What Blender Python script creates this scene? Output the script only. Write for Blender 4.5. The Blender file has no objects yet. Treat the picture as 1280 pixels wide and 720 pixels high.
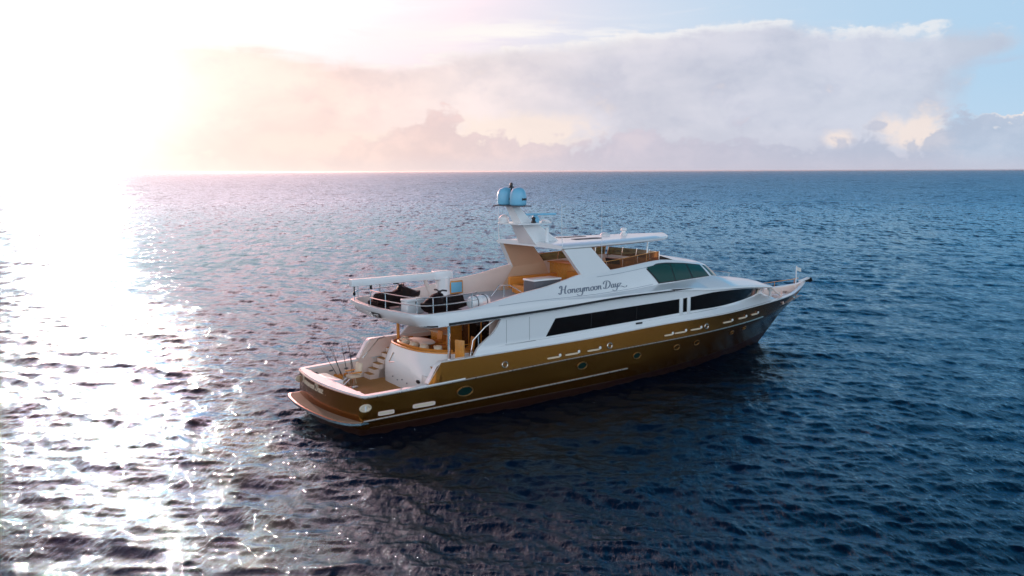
import bpy, bmesh, math, random
import numpy as np
from mathutils import Vector, Matrix

random.seed(7); np.random.seed(7)
sc = bpy.context.scene
COL = sc.collection

# ------------------------------------------------------------------ camera
FPX, CAM_H = 1090.5, 12.35
cam = bpy.data.cameras.new('camera'); camo = bpy.data.objects.new('camera', cam); COL.objects.link(camo)
cam.sensor_width = 36.0; cam.lens = 36.0 * FPX / 1280.0
cam.clip_start = 0.5; cam.clip_end = 120000.0
PITCH = math.atan(146.0 / FPX)
camo.matrix_world = Matrix.Translation((0, 0, CAM_H)) @ Matrix.Rotation(math.pi/2 - PITCH, 4, 'X') @ Matrix.Rotation(-0.0031, 4, 'Z')
sc.camera = camo
sc.view_settings.view_transform = 'Standard'; sc.view_settings.look = 'None'
sc.view_settings.gamma = 1.0; sc.view_settings.use_curve_mapping = False
sc.view_settings.exposure = 0.55

# ------------------------------------------------------------------ node helper
class NB:
    """tiny expression builder for shader nodes"""
    def __init__(s, tree): s.t = tree; s.n = tree.nodes; s.l = tree.links
    def node(s, typ, **kw):
        n = s.n.new(typ)
        for k, v in kw.items(): setattr(n, k, v)
        return n
    def put(s, sock, v):
        if isinstance(v, bpy.types.NodeSocket): s.l.new(v, sock)
        elif isinstance(v, (int, float)):
            try: sock.default_value = v
            except Exception: sock.default_value = (v, v, v, 1) if len(sock.default_value) == 4 else (v, v, v)
        else:
            v = tuple(v)
            sock.default_value = v if len(v) == len(sock.default_value) else v + (1,)
    def m(s, op, a, b=0.0, c=0.0, clamp=False):
        n = s.node('ShaderNodeMath', operation=op, use_clamp=clamp)
        for i, v in enumerate((a, b, c)): s.put(n.inputs[i], v)
        return n.outputs[0]
    def add(s, a, b): return s.m('ADD', a, b)
    def sub(s, a, b): return s.m('SUBTRACT', a, b)
    def mul(s, a, b): return s.m('MULTIPLY', a, b)
    def smooth(s, x, lo, hi, a=0.0, b=1.0):
        n = s.node('ShaderNodeMapRange', interpolation_type='SMOOTHSTEP')
        for i, v in enumerate((x, lo, hi, a, b)): s.put(n.inputs[i], v)
        return n.outputs[0]
    def lin(s, x, lo, hi, a=0.0, b=1.0):
        n = s.node('ShaderNodeMapRange')
        for i, v in enumerate((x, lo, hi, a, b)): s.put(n.inputs[i], v)
        return n.outputs[0]
    def xyz(s, v):
        n = s.node('ShaderNodeSeparateXYZ'); s.put(n.inputs[0], v); return n.outputs
    def vec(s, x, y, z):
        n = s.node('ShaderNodeCombineXYZ')
        for i, v in enumerate((x, y, z)): s.put(n.inputs[i], v)
        return n.outputs[0]
    def mix(s, f, a, b, blend='MIX'):
        n = s.node('ShaderNodeMix', data_type='RGBA', blend_type=blend, clamp_factor=True)
        s.put(n.inputs[0], f); s.put(n.inputs[6], a); s.put(n.inputs[7], b); return n.outputs[2]
    def noise(s, v, scale=1.0, detail=4.0, rough=0.55, dist=0.0):
        n = s.node('ShaderNodeTexNoise')
        s.put(n.inputs['Vector'], v); n.inputs['Scale'].default_value = scale
        n.inputs['Detail'].default_value = detail; n.inputs['Roughness'].default_value = rough
        n.inputs['Distortion'].default_value = dist
        return n.outputs[0]
    def ramp(s, f, stops, interp='LINEAR'):
        n = s.node('ShaderNodeValToRGB'); s.put(n.inputs[0], f)
        cr = n.color_ramp; cr.interpolation = interp
        while len(cr.elements) < len(stops): cr.elements.new(0.5)
        for e, (p, c) in zip(cr.elements, sorted(stops)):
            e.position = p; e.color = (c, c, c, 1) if isinstance(c, (int, float)) else tuple(c) + (1,)
        return n.outputs[0]
    def gauss(s, x, y, cx, cy, rx, ry):
        a = s.m('DIVIDE', s.sub(x, cx), rx); b = s.m('DIVIDE', s.sub(y, cy), ry)
        return s.m('EXPONENT', s.mul(s.add(s.mul(a, a), s.mul(b, b)), -1.0))

# ------------------------------------------------------------------ sky and sun
SUN_AZ = math.atan((80 - 640) / FPX)        # measured from +Y, negative = left
SUN_EL = math.radians(6.0)
SUN = Vector((math.sin(SUN_AZ) * math.cos(SUN_EL), math.cos(SUN_AZ) * math.cos(SUN_EL), math.sin(SUN_EL)))
sun = bpy.data.lights.new('sun', 'SUN'); sun.energy = 1.5; sun.angle = math.radians(0.5); sun.color = (1.0, 0.63, 0.50)
suno = bpy.data.objects.new('sun', sun); COL.objects.link(suno)
suno.rotation_euler = (-SUN).to_track_quat('-Z', 'Y').to_euler()

world = bpy.data.worlds.new('World'); sc.world = world; world.use_nodes = True
nb = NB(world.node_tree); nb.n.clear()
sky = nb.node('ShaderNodeTexSky', sky_type='NISHITA'); sky.sun_disc = False
sky.sun_elevation = SUN_EL; sky.sun_rotation = SUN_AZ
sky.altitude = 0; sky.air_density = 1.0; sky.dust_density = 1.2; sky.ozone_density = 1.5
dirv = nb.node('ShaderNodeTexCoord').outputs['Generated']
dx, dy, dz = nb.xyz(dirv)
az = nb.m('ARCTAN2', dx, dy)
el = nb.m('ARCSINE', dz)
# ------------------------------------------------------------------ sky and sea settings
SKYG = (1.0, 1.0, 1.0)
BACK_FILL = (1.55, 1.82, 2.15)
WAVE_DIR = 62.0
WAVE_SLOPE = [0.044, 0.033, 0.019, 0.009, 0.005]
SEA_COL = (0.0, 0.004, 0.015)
SEA_ROUGH = (0.05, 0.3)
SEA_BUMP = 1.0
TILT = (0.22, 1.3, 0.1, 1.2, 1.1, 0.2, 1.3)
HIL = (2.4, 1.05, 1.05)
HIR = (0.0, 0.42, 0.82)
SEA_TINT = (0.52, 0.83, 1.0, 1)
HAZE = 4e-05
GLOW_LOBE = (-0.34, 0.37, 0.21, 0.125, 8.5, 3.7, 3.2)
HITOP = (0.01, 0.08, 0.2)
K = 1.0 / (0.1 * 2 ** sc.view_settings.exposure)      # picture value -> sky radiance at strength 0.1
def px(u): return (u - 640.0) / FPX
def ev(v): return (214.0 - v) / FPX
def curve_of(stops, lo, hi, vlo, vhi):
    """a piecewise curve over azimuth, held in a colour ramp"""
    r = nb.ramp(nb.lin(az, px(lo), px(hi)), [((u - lo) / (hi - lo), (v - vlo) / (vhi - vlo)) for u, v in stops], 'B_SPLINE' if len(stops) > 5 else 'LINEAR')
    return nb.lin(r, 0, 1, ev(vlo), ev(vhi))
sp = nb.vec(nb.mul(az, 1.0), nb.mul(el, 1.9), 0.37)
n_big = nb.noise(sp, 9.0, 6.0, 0.58, 0.3)
n_mid = nb.noise(nb.vec(az, nb.mul(el, 1.25), 2.1), 26.0, 7.0, 0.62, 0.25)
n_wisp = nb.noise(nb.vec(nb.mul(az, 0.55), nb.mul(el, 4.0), 4.4), 14.0, 6.0, 0.6, 0.6)
jb = nb.sub(n_big, 0.5); jm = nb.sub(n_mid, 0.5); jw = nb.sub(n_wisp, 0.5)

# clear sky: Nishita paled at the horizon; colours added overhead to tint the water
clear = nb.mix(1.0, sky.outputs[0], (SKYG[0], SKYG[1], SKYG[2]), 'MULTIPLY')
haze_up = nb.ramp(nb.lin(el, 0.0, 0.9), [(0.0, 0.95), (0.1, 0.80), (0.20, 0.78), (0.29, 0.12), (0.5, 0.0), (1.0, 0.0)])
hz_col = nb.mix(nb.smooth(az, px(300), px(1300)), (0.96 * K, 0.88 * K, 0.88 * K), (0.55 * K, 0.71 * K, 0.87 * K))
high = nb.mix(nb.smooth(az, -0.50, 0.30), (HIL[0] * K, HIL[1] * K, HIL[2] * K), (HIR[0] * K, HIR[1] * K, HIR[2] * K))  # added pink and teal sky, there to colour the water's reflection
high = nb.mix(nb.smooth(el, 0.30, 0.62), high, (HITOP[0] * K, HITOP[1] * K, HITOP[2] * K))
clear = nb.mix(nb.mul(nb.smooth(dy, -0.1, 0.5), 0.9), clear, high)
col = nb.mix(haze_up, clear, hz_col)

# bright pink veil added above the view to tint the water's reflection
glow_lobe = nb.mul(nb.gauss(az, el, GLOW_LOBE[0], GLOW_LOBE[1], GLOW_LOBE[2], GLOW_LOBE[3]), nb.lin(n_wisp, 0.3, 0.7, 0.6, 1.25))
col = nb.mix(1.0, col, nb.mix(1.0, (GLOW_LOBE[4] * K, GLOW_LOBE[5] * K, GLOW_LOBE[6] * K), nb.vec(glow_lobe, glow_lobe, glow_lobe), 'MULTIPLY'), 'ADD')

# sides and back of the sky: pale cloud added to fill the shaded side
back = nb.smooth(dy, 0.10, -0.55)
bk_n = nb.smooth(nb.noise(nb.vec(nb.mul(dx, 1.0), dy, nb.mul(dz, 2.2)), 2.6, 6.0, 0.6), 0.38, 0.62)
bk = nb.mul(nb.mul(back, nb.smooth(el, 1.15, 0.12)), nb.add(nb.mul(bk_n, 0.6), 0.35))
col = nb.mix(bk, col, (BACK_FILL[0] * K, BACK_FILL[1] * K, BACK_FILL[2] * K))

# streaky high cloud above the bank
hi_m = nb.mul(nb.smooth(n_wisp, 0.52, 0.72), nb.mul(nb.smooth(el, ev(120), ev(60)), nb.smooth(el, ev(-330), ev(-40))))
hi_m = nb.mul(hi_m, nb.smooth(az, px(1150), px(600), 0.0, 0.55))
hi_m = nb.mul(hi_m, nb.smooth(dy, 0.0, 0.4))
col = nb.mix(hi_m, col, (0.86 * K, 0.84 * K, 0.88 * K))

front = nb.smooth(dy, 0.25, 0.5)
# anvil bank
topA = curve_of([(0, 70), (240, 64), (340, 64), (430, 84), (500, 94), (560, 74), (660, 62), (760, 54), (860, 46), (955, 40), (1000, 56), (1110, 58), (1215, 70), (1280, 72)], 0, 1280, 214, 20)
dA = nb.sub(nb.add(topA, nb.add(nb.mul(jm, 0.026), nb.mul(jw, 0.026))), el)
mA = nb.smooth(dA, -0.006, 0.013)
under = nb.add(nb.mul(nb.smooth(el, ev(112), ev(76)), px(1215) - px(1150)), px(1150))     # right edge of the anvil by height
mA = nb.mul(mA, nb.smooth(nb.sub(nb.add(under, nb.mul(jm, 0.07)), az), -0.012, 0.03))
body = nb.ramp(nb.lin(az, px(0), px(1280)), [(0.0, (.98, .82, .74)), (0.2, (.97, .78, .70)), (0.33, (.92, .72, .66)), (0.46, (.84, .74, .74)), (0.58, (.64, .63, .71)), (0.75, (.56, .59, .70)), (1.0, (.53, .60, .72))])
body = nb.mix(nb.smooth(n_big, 0.35, 0.68), body, nb.mix(1.0, body, (1.20, 1.16, 1.12), 'MULTIPLY'))
body = nb.mix(nb.mul(nb.smooth(n_mid, 0.45, 0.75), 0.6), body, nb.mix(1.0, body, (0.82, 0.84, 0.90), 'MULTIPLY'))
body = nb.mix(nb.smooth(el, ev(150), ev(214), 0, 0.45), body, nb.mix(nb.smooth(az, px(300), px(900)), (.93, .76, .68), (.58, .56, .66)))
bodyK = nb.mix(1.0, body, (K, K, K), 'MULTIPLY')
col = nb.mix(nb.mul(mA, nb.mul(front, 0.93)), col, bodyK)
# sunlit upper rim of the bank, broken up by the noise
rim = nb.mul(nb.smooth(dA, -0.003, 0.002), nb.smooth(dA, 0.013, 0.002))
rim = nb.mul(rim, nb.smooth(nb.add(n_mid, nb.mul(jb, 0.8)), 0.40, 0.58))
rim = nb.mul(nb.mul(rim, front), nb.smooth(az, px(1225), px(1150)))
col = nb.mix(nb.mul(rim, 0.5), col, (1.02 * K, 0.97 * K, 0.92 * K))
# bright wisp left of the middle
wis = nb.mul(nb.gauss(az, el, px(640), ev(52), 0.125, 0.016), nb.smooth(n_wisp, 0.36, 0.6))
col = nb.mix(nb.mul(wis, 0.95), col, (1.0 * K, 0.96 * K, 0.92 * K))
# clear openings with peach light behind the bank
g1 = nb.add(nb.gauss(az, el, px(650), ev(166), 0.095, 0.027), nb.gauss(az, el, px(440), ev(182), 0.16, 0.018))
g2 = nb.add(nb.gauss(az, el, px(1104), ev(174), 0.040, 0.022), nb.mul(nb.gauss(az, el, px(1026), ev(180), 0.017, 0.011), 0.8))
gg = nb.smooth(nb.add(nb.add(g1, g2), nb.mul(jm, 1.9)), 0.22, 0.85)
col = nb.mix(nb.mul(gg, 0.70), col, (0.99 * K, 0.83 * K, 0.73 * K))
# small low cumulus along the horizon
topB = curve_of([(0, 205), (380, 200), (470, 172), (530, 140), (566, 140), (590, 170), (625, 164), (655, 184), (720, 176), (770, 168), (860, 176), (960, 170), (1020, 196), (1062, 160), (1085, 182), (1118, 188), (1150, 140), (1175, 150), (1230, 172), (1280, 176)], 0, 1280, 214, 100)
dB = nb.sub(nb.add(topB, nb.mul(jm, 0.105)), el)
mB = nb.mul(nb.smooth(dB, -0.003, 0.008), front)
bB = nb.ramp(nb.lin(az, px(0), px(1280)), [(0.0, (1.0, .9, .8)), (0.3, (.93, .73, .67)), (0.42, (.80, .62, .61)), (0.58, (.60, .55, .64)), (0.8, (.47, .51, .64)), (1.0, (.44, .52, .66))])
bB = nb.mix(nb.mul(nb.smooth(n_mid, 0.4, 0.7), 0.7), bB, nb.mix(1.0, bB, (1.25, 1.19, 1.13), 'MULTIPLY'))
bBK = nb.mix(1.0, bB, (K, K, K), 'MULTIPLY')
col = nb.mix(nb.mul(mB, nb.lin(el, ev(214), ev(130), 0.70, 0.95)), col, bBK)
tip = nb.mul(nb.mul(nb.smooth(dB, -0.001, 0.001), nb.smooth(dB, 0.007, 0.002)), nb.mul(front, nb.smooth(az, px(1150), px(1220))))
col = nb.mix(nb.mul(tip, 0.8), col, (0.98 * K, 0.85 * K, 0.78 * K))
# thin grey streaks at the right
st = nb.mul(nb.gauss(az, el, px(1250), ev(101), 0.085, 0.0055), nb.smooth(n_wisp, 0.38, 0.55))
col = nb.mix(nb.mul(st, 0.8), col, (0.50 * K, 0.57 * K, 0.72 * K))
# haze at the horizon
hzn = nb.smooth(el, 0.022, 0.0)
col = nb.mix(nb.mul(hzn, 0.5), col, nb.mix(nb.smooth(az, px(200), px(900)), (1.0 * K, .86 * K, .78 * K), (.60 * K, .58 * K, .68 * K)))
# glare of the veiled sun: bright air round the sun's direction
sd = nb.node('ShaderNodeVectorMath', operation='DOT_PRODUCT'); nb.put(sd.inputs[0], dirv); sd.inputs[1].default_value = tuple(SUN)
ang = nb.m('ARCCOSINE', nb.m('MINIMUM', sd.outputs['Value'], 0.99999))
gl = nb.add(nb.mul(nb.m('EXPONENT', nb.mul(nb.m('POWER', nb.m('DIVIDE', ang, 0.088), 2.0), -1.0)), 1.1),
            nb.mul(nb.m('EXPONENT', nb.mul(nb.m('DIVIDE', ang, 0.20), -1.0)), 0.20))
glc = nb.mix(1.0, (1.0 * K, 0.88 * K, 0.79 * K), nb.vec(gl, gl, gl), 'MULTIPLY')
col = nb.mix(1.0, col, glc, 'ADD')
# below the horizon the sky only closes the dome
bg = nb.node('ShaderNodeBackground'); bg.inputs['Strength'].default_value = 0.1
nb.put(bg.inputs['Color'], col)
wo = nb.node('ShaderNodeOutputWorld'); nb.l.new(bg.outputs[0], wo.inputs['Surface'])
# ------------------------------------------------------------------ materials
def material(name, base, rough=0.4, metal=0.0, coat=0.0, coat_rough=0.05, spec=0.5, ior=None, var=0.06, var_scale=3.0, bump=0.0, bump_scale=40.0):
    m = bpy.data.materials.new(name); m.use_nodes = True
    b = NB(m.node_tree); p = m.node_tree.nodes['Principled BSDF']
    co = b.node('ShaderNodeTexCoord').outputs['Object']
    if var > 0:
        n = b.noise(co, var_scale, 5.0, 0.6)
        dark = tuple(c * (1 - var) for c in base); lite = tuple(min(1, c * (1 + var)) for c in base)
        b.put(p.inputs['Base Color'], b.mix(n, dark, lite))
        if var >= .03: b.put(p.inputs['Roughness'], b.lin(b.noise(co, var_scale * 2.7, 4.0), 0.3, 0.7, rough * 0.8, min(1, rough * 1.25)))
        else: p.inputs['Roughness'].default_value = rough
    else:
        b.put(p.inputs['Base Color'], base); p.inputs['Roughness'].default_value = rough
    p.inputs['Metallic'].default_value = metal
    p.inputs['Coat Weight'].default_value = coat; p.inputs['Coat Roughness'].default_value = coat_rough
    p.inputs['Specular IOR Level'].default_value = spec
    if ior: p.inputs['IOR'].default_value = ior
    if bump > 0:
        bn = b.node('ShaderNodeBump'); bn.inputs['Strength'].default_value = bump; bn.inputs['Distance'].default_value = 0.02
        b.put(bn.inputs['Height'], b.noise(co, bump_scale, 4.0)); b.l.new(bn.outputs[0], p.inputs['Normal'])
    return m

# ------------------------------------------------------------------ sea
def sea_sheet():
    """polar sheet round the drone's nadir: rings close up near by, wider towards the horizon"""
    r = [3.0]
    while r[-1] < 60000.0:
        q = r[-1]
        r.append(q * (1.010 if q < 14 else 1.0031 if q < 150 else 1.0055 if q < 500 else 1.012 if q < 2500 else 1.06))
    r = np.array(r)
    half = math.radians(46)
    a_front = np.linspace(-half, half, 1300)
    a_back = np.linspace(half, 2 * math.pi - half, 220)[1:-1]
    a = np.concatenate([a_front, a_back])   # closed all the way round
    nr, na = len(r), len(a)
    R, A = np.meshgrid(r, a, indexing='ij')
    X = R * np.sin(A); Y = R * np.cos(A)
    Z = np.zeros_like(X); DX = np.zeros_like(X); DY = np.zeros_like(X)
    rng = np.random.RandomState(11)
    n = 84
    lam = np.exp(np.linspace(math.log(0.40), math.log(15.0), n)) * rng.uniform(0.94, 1.06, n)
    mean = math.radians(WAVE_DIR)
    th = mean + rng.normal(0, 1, n) * np.radians(np.interp(np.log(lam), [math.log(.5), math.log(17)], [40, 20]))
    ph = rng.uniform(0, 2 * math.pi, n)
    slope = np.interp(np.log(lam), [math.log(.5), math.log(1.2), math.log(3), math.log(7), math.log(17)], WAVE_SLOPE)
    k = 2 * math.pi / lam; amp = slope / k
    spacing = np.maximum(R * np.where(R < 150, .0031, .0055), R * (2 * half / 1300)) * 2.2
    # gusts and slicks vary the height of the short waves
    gust = 0.82 + 0.50 * np.sin(X * 0.043 + 1.3 + 0.9 * np.sin(Y * 0.031)) * np.sin(Y * 0.027 - 0.6 + 0.8 * np.sin(X * 0.019))
    for i in range(n):
        w = np.clip((lam[i] - spacing) / (0.6 * spacing + 1e-6), 0, 1)
        w = w * (gust if lam[i] < 4 else 1.0)
        p = k[i] * (X * math.cos(th[i]) + Y * math.sin(th[i])) + ph[i]
        c, s_ = np.cos(p), np.sin(p)
        Z += w * amp[i] * c
        q = 0.65 * w * amp[i]
        DX -= q * math.cos(th[i]) * s_; DY -= q * math.sin(th[i]) * s_
    # water disturbed round the stern: a low ring train dying out with distance
    for (cx, cy, lm, am, fall) in ((-9.5, 41.0, 2.1, .050, 9.0), (-7.0, 38.5, 1.3, .030, 6.0), (-12.5, 43.5, 1.7, .035, 8.0)):
        d = np.sqrt((X - cx)**2 + (Y - cy)**2) + .5*np.sin(X*.9 + Y*.6) + .4*np.sin(Y*1.3 - X*.5)
        Z += am * np.exp(-d / fall) * np.cos(2*math.pi*d / lm) * np.clip(R < 120, 0, 1)
    co = np.stack([(X + DX).ravel(), (Y + DY).ravel(), Z.ravel()], 1).astype(np.float32)
    ii, jj = np.meshgrid(np.arange(nr - 1), np.arange(na), indexing='ij')
    j2 = (jj + 1) % na
    f = np.stack([ii * na + jj, ii * na + j2, (ii + 1) * na + j2, (ii + 1) * na + jj], -1).reshape(-1, 4)
    f = f.astype(np.int32)
    me = bpy.data.meshes.new('sea')
    me.vertices.add(len(co)); me.vertices.foreach_set('co', co.ravel())
    me.loops.add(f.size); me.loops.foreach_set('vertex_index', f.ravel())
    me.polygons.add(len(f)); me.polygons.foreach_set('loop_start', np.arange(0, f.size, 4, dtype=np.int32))
    me.polygons.foreach_set('use_smooth', np.ones(len(f), dtype=bool))
    me.update(calc_edges=True)
    o = bpy.data.objects.new('sea', me); COL.objects.link(o); o['kind'] = 'structure'
    return o
def sea_material():
    m = bpy.data.materials.new('sea_water'); m.use_nodes = True
    b = NB(m.node_tree); p = m.node_tree.nodes['Principled BSDF']
    co = b.node('ShaderNodeTexCoord').outputs['Object']
    bm_ = b.node('ShaderNodeMapping', vector_type='TEXTURE'); b.put(bm_.inputs[0], co); bm_.inputs['Location'].default_value = (-9.817, 41.77, 0); bm_.inputs['Rotation'].default_value = (0, 0, 0.6388)
    bx, by, bz = b.xyz(bm_.outputs[0])
    # lapping water along the waterline and a patch of churned water off the stern
    wl = b.mul(3.85, b.sub(1.0, b.m('POWER', b.lin(bx, 14, 35.5), 1.9)))
    side = b.mul(b.mul(b.gauss(b.m('ABSOLUTE', by), 0, wl, 0, 0.55, 1), b.mul(b.smooth(bx, -1.0, 0.5), b.smooth(bx, 36.5, 34.0))), .35)
    stern = b.add(b.gauss(bx, by, -1.6, -1.0, 1.8, 3.6), b.mul(b.gauss(bx, by, -1.0, -6.0, 3.0, 3.0), .6))
    fn = b.noise(co, 2.3, 7.0, 0.72, 0.6)
    foam = b.smooth(b.add(fn, b.mul(b.m('MAXIMUM', side, b.mul(stern, .8)), 0.20)), 0.70, 0.80)
    b.put(p.inputs['Base Color'], b.mix(b.mul(foam, .8), SEA_COL, (0.62, 0.68, 0.72)))
    p.inputs['IOR'].default_value = 1.333; pass
    rot = b.node('ShaderNodeMapping'); b.put(rot.inputs[0], co); rot.inputs['Rotation'].default_value = (0, 0, math.radians(-WAVE_DIR)); rot.inputs['Scale'].default_value = (1.8, 0.62, 1)
    rip = b.noise(rot.outputs[0], 3.2, 6.0, 0.62, 0.5)
    bn = b.node('ShaderNodeBump'); bn.inputs['Strength'].default_value = 1.0; bn.inputs['Distance'].default_value = SEA_BUMP
    b.put(bn.inputs['Height'], b.mul(rip, 0.055))
    # slopes of the waves too small or too far off for the mesh: tilt the normal by a vector noise
    x, y, z = b.xyz(co)
    dist = b.m('SQRT', b.add(b.mul(x, x), b.mul(y, y)))
    rough_ = b.lin(dist, 35, 420, SEA_ROUGH[0], SEA_ROUGH[1])
    def tiltnoise(scale, det):
        n = b.node('ShaderNodeTexNoise'); b.put(n.inputs['Vector'], rot.outputs[0]); n.inputs['Scale'].default_value = scale
        n.inputs['Detail'].default_value = det; n.inputs['Roughness'].default_value = 0.6
        q = b.node('ShaderNodeVectorMath', operation='SUBTRACT'); b.l.new(n.outputs['Color'], q.inputs[0]); q.inputs[1].default_value = (.5, .5, .5)
        return q.outputs[0]
    def scaled(v, f):
        q = b.node('ShaderNodeVectorMath', operation='SCALE'); b.l.new(v, q.inputs[0]); b.put(q.inputs['Scale'], f); return q.outputs[0]
    def vadd(u, v):
        q = b.node('ShaderNodeVectorMath', operation='ADD'); b.l.new(u, q.inputs[0]); b.l.new(v, q.inputs[1]); return q.outputs[0]
    t = vadd(scaled(tiltnoise(1.3, 4), b.lin(dist, 40, 350, TILT[0], TILT[1])), scaled(tiltnoise(0.16, 3), b.lin(dist, 60, 600, TILT[2], TILT[3])))
    t = vadd(t, scaled(tiltnoise(0.42, 4), b.lin(dist, 40, 220, TILT[5], TILT[6])))
    t = vadd(t, scaled(tiltnoise(0.03, 5), b.lin(dist, 90, 900, 0.0, TILT[4])))
    flat = b.node('ShaderNodeVectorMath', operation='MULTIPLY'); b.l.new(t, flat.inputs[0]); flat.inputs[1].default_value = (1, 1, 0)
    nn = b.node('ShaderNodeVectorMath', operation='NORMALIZE'); b.l.new(vadd(bn.outputs[0], flat.outputs[0]), nn.inputs[0])
    b.l.new(nn.outputs[0], p.inputs['Normal'])
    # water = dark scattering body under a Fresnel-weighted, slightly blue mirror
    p.inputs['Specular IOR Level'].default_value = 0.0; p.inputs['IOR'].default_value = 1.0; p.inputs['Roughness'].default_value = .6
    for l in list(p.inputs['Roughness'].links): m.node_tree.links.remove(l)
    gl_ = b.node('ShaderNodeBsdfGlossy', distribution='MULTI_GGX'); gl_.inputs['Color'].default_value = SEA_TINT
    b.put(gl_.inputs['Roughness'], b.mix(foam, rough_, .6) if False else rough_); b.l.new(nn.outputs[0], gl_.inputs['Normal'])
    fr_ = b.node('ShaderNodeFresnel'); fr_.inputs['IOR'].default_value = 1.333; b.l.new(nn.outputs[0], fr_.inputs['Normal'])
    mx = b.node('ShaderNodeMixShader'); b.put(mx.inputs[0], b.mul(fr_.outputs[0], b.sub(1.0, b.mul(foam, .8)))); b.l.new(p.outputs[0], mx.inputs[1]); b.l.new(gl_.outputs[0], mx.inputs[2])
    b.l.new(mx.outputs[0], m.node_tree.nodes['Material Output'].inputs['Surface'])
    return m
sea = sea_sheet(); sea.data.materials.append(sea_material())

# ------------------------------------------------------------------ haze: the low sea air
def haze_box():
    me = bpy.data.meshes.new('haze'); bm = bmesh.new(); bmesh.ops.create_cube(bm, size=2.0); bm.to_mesh(me); bm.free()
    o = bpy.data.objects.new('haze', me); COL.objects.link(o); o.scale = (64000, 64000, 9.5); o.location = (0, 0, 6.0); o['kind'] = 'stuff'
    m = bpy.data.materials.new('sea_air'); m.use_nodes = True; n = m.node_tree.nodes; n.clear()
    v = n.new('ShaderNodeVolumePrincipled'); v.inputs['Density'].default_value = HAZE; v.inputs['Color'].default_value = (1.0, .93, .92, 1); v.inputs['Anisotropy'].default_value = .72
    out = n.new('ShaderNodeOutputMaterial'); m.node_tree.links.new(v.outputs[0], out.inputs['Volume']); me.materials.append(m)
haze_box()
# ------------------------------------------------------------------ yacht lines (boat frame: x forward from the stern, y to port, z up from the water)
def crv(pts):
    """smooth monotone curve through the points"""
    xs = np.array([p[0] for p in pts], float); ys = np.array([p[1] for p in pts], float)
    h = np.diff(xs); d = np.diff(ys) / h
    m = np.zeros(len(xs)); m[0], m[-1] = d[0], d[-1]
    for i in range(1, len(xs) - 1):
        m[i] = 0 if d[i-1] * d[i] <= 0 else 2 * d[i-1] * d[i] / (d[i-1] + d[i])
    def f(x):
        x = min(max(x, xs[0]), xs[-1]); i = min(int(np.searchsorted(xs, x, 'right')) - 1, len(h) - 1)
        t = (x - xs[i]) / h[i]
        return float((1+2*t)*(1-t)**2*ys[i] + t*(1-t)**2*h[i]*m[i] + t*t*(3-2*t)*ys[i+1] + t*t*(t-1)*h[i]*m[i+1])
    return f
def taper(B, x0, xs, p): return lambda x: B * (1 - min(max((x - x0) / (xs - x0), 0), 1) ** p)
aft_fair = crv([(0, 3.70), (2.5, 3.84), (6, 3.95), (10, 3.97), (40, 3.97)])
z_cap = crv([(0, 1.98), (3.6, 2.05), (9, 2.15)])
z_zu = crv([(0, 1.93), (3.57, 2.0), (8.28, 2.12), (13.65, 2.24), (21.2, 2.36), (26, 2.46), (31, 2.56), (39, 2.85)])
z_zl = crv([(0, 0.80), (5.4, 0.91), (11.4, 0.97), (17.3, 1.07), (23, 1.22), (30, 1.5), (37.5, 1.9)])
z_zb = crv([(4.3, 2.12), (5.05, 3.11), (9, 3.13), (13.6, 3.15), (21, 3.33), (26, 3.38), (31, 3.5), (35.5, 3.52), (38.5, 3.75), (40.2, 4.05)])
_tb, _tu, _tl, _tw, _tk = taper(1, 22, 39.95, 2.25), taper(1, 21.5, 38.6, 2.2), taper(1, 18, 36.9, 2.0), taper(1, 14, 34.5, 1.9), taper(1, 10, 32.0, 1.7)
w_zb = lambda x: aft_fair(x) * _tb(x) - .095 * min(1, max(0, (31 - x) / 9))
w_zu = lambda x: (aft_fair(x) - .01) * _tu(x)
w_zl = lambda x: (aft_fair(x) - .11) * _tl(x)
w_wl = lambda x: (aft_fair(x) - .52) * _tw(x)
w_kl = lambda x: 2.6 * _tk(x)
def hull_w(x, z):
    zz = [-1.0, 0.0, z_zl(x), z_zu(x), max(z_zb(x), z_zu(x) + .02)]; ww = [w_kl(x), w_wl(x), w_zl(x), w_zu(x), w_zb(x)]
    return float(np.interp(z, zz, ww))
# deckhouse wall and the deck above it
w_house = lambda x: (aft_fair(x) - 0.25) if x < 18 else (aft_fair(18) - .25) * (1 - min(max((x - 19) / 15.8, 0), 1) ** 3.0)
z_edge = crv([(3.5, 4.86), (5.4, 4.89), (11.4, 5.0), (18, 5.22), (21.4, 5.24), (25, 4.98), (29, 4.76), (32.5, 4.42), (34.3, 4.15)])
z_crease = crv([(3.5, 5.30), (8, 5.46), (11.4, 5.54), (15.2, 5.42), (18, 5.40), (21.3, 5.40), (25, 5.12), (29, 4.90), (32.5, 4.52), (34.3, 4.2)])
w_edge = crv([(3.5, 3.96), (18, 4.0), (21, 3.93), (24, 3.70), (27, 3.40), (29, 3.13), (31, 2.72), (32.5, 2.3), (33.6, 1.8), (34.3, 1.0)])
w_foot = crv([(3.5, 3.90), (11, 3.88), (15, 3.72), (18, 3.36), (21, 2.92), (23, 2.76), (26.4, 2.24), (28, 2.1), (31, 1.7), (33, 1.1), (34.3, .5)])
z_foot = crv([(3.5, 5.42), (11, 5.60), (15, 5.52), (18, 5.52), (21, 5.58), (26.4, 5.62), (29, 5.12), (31.6, 4.86), (33.4, 4.52), (34.3, 4.25)])
w_top = crv([(3.5, 3.84), (6.6, 3.80), (9.9, 3.62), (12, 3.50), (14.5, 3.38), (16.8, 3.22), (18.7, 2.98), (21.6, 2.50), (23.5, 2.30), (25.5, 2.02)])
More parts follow.
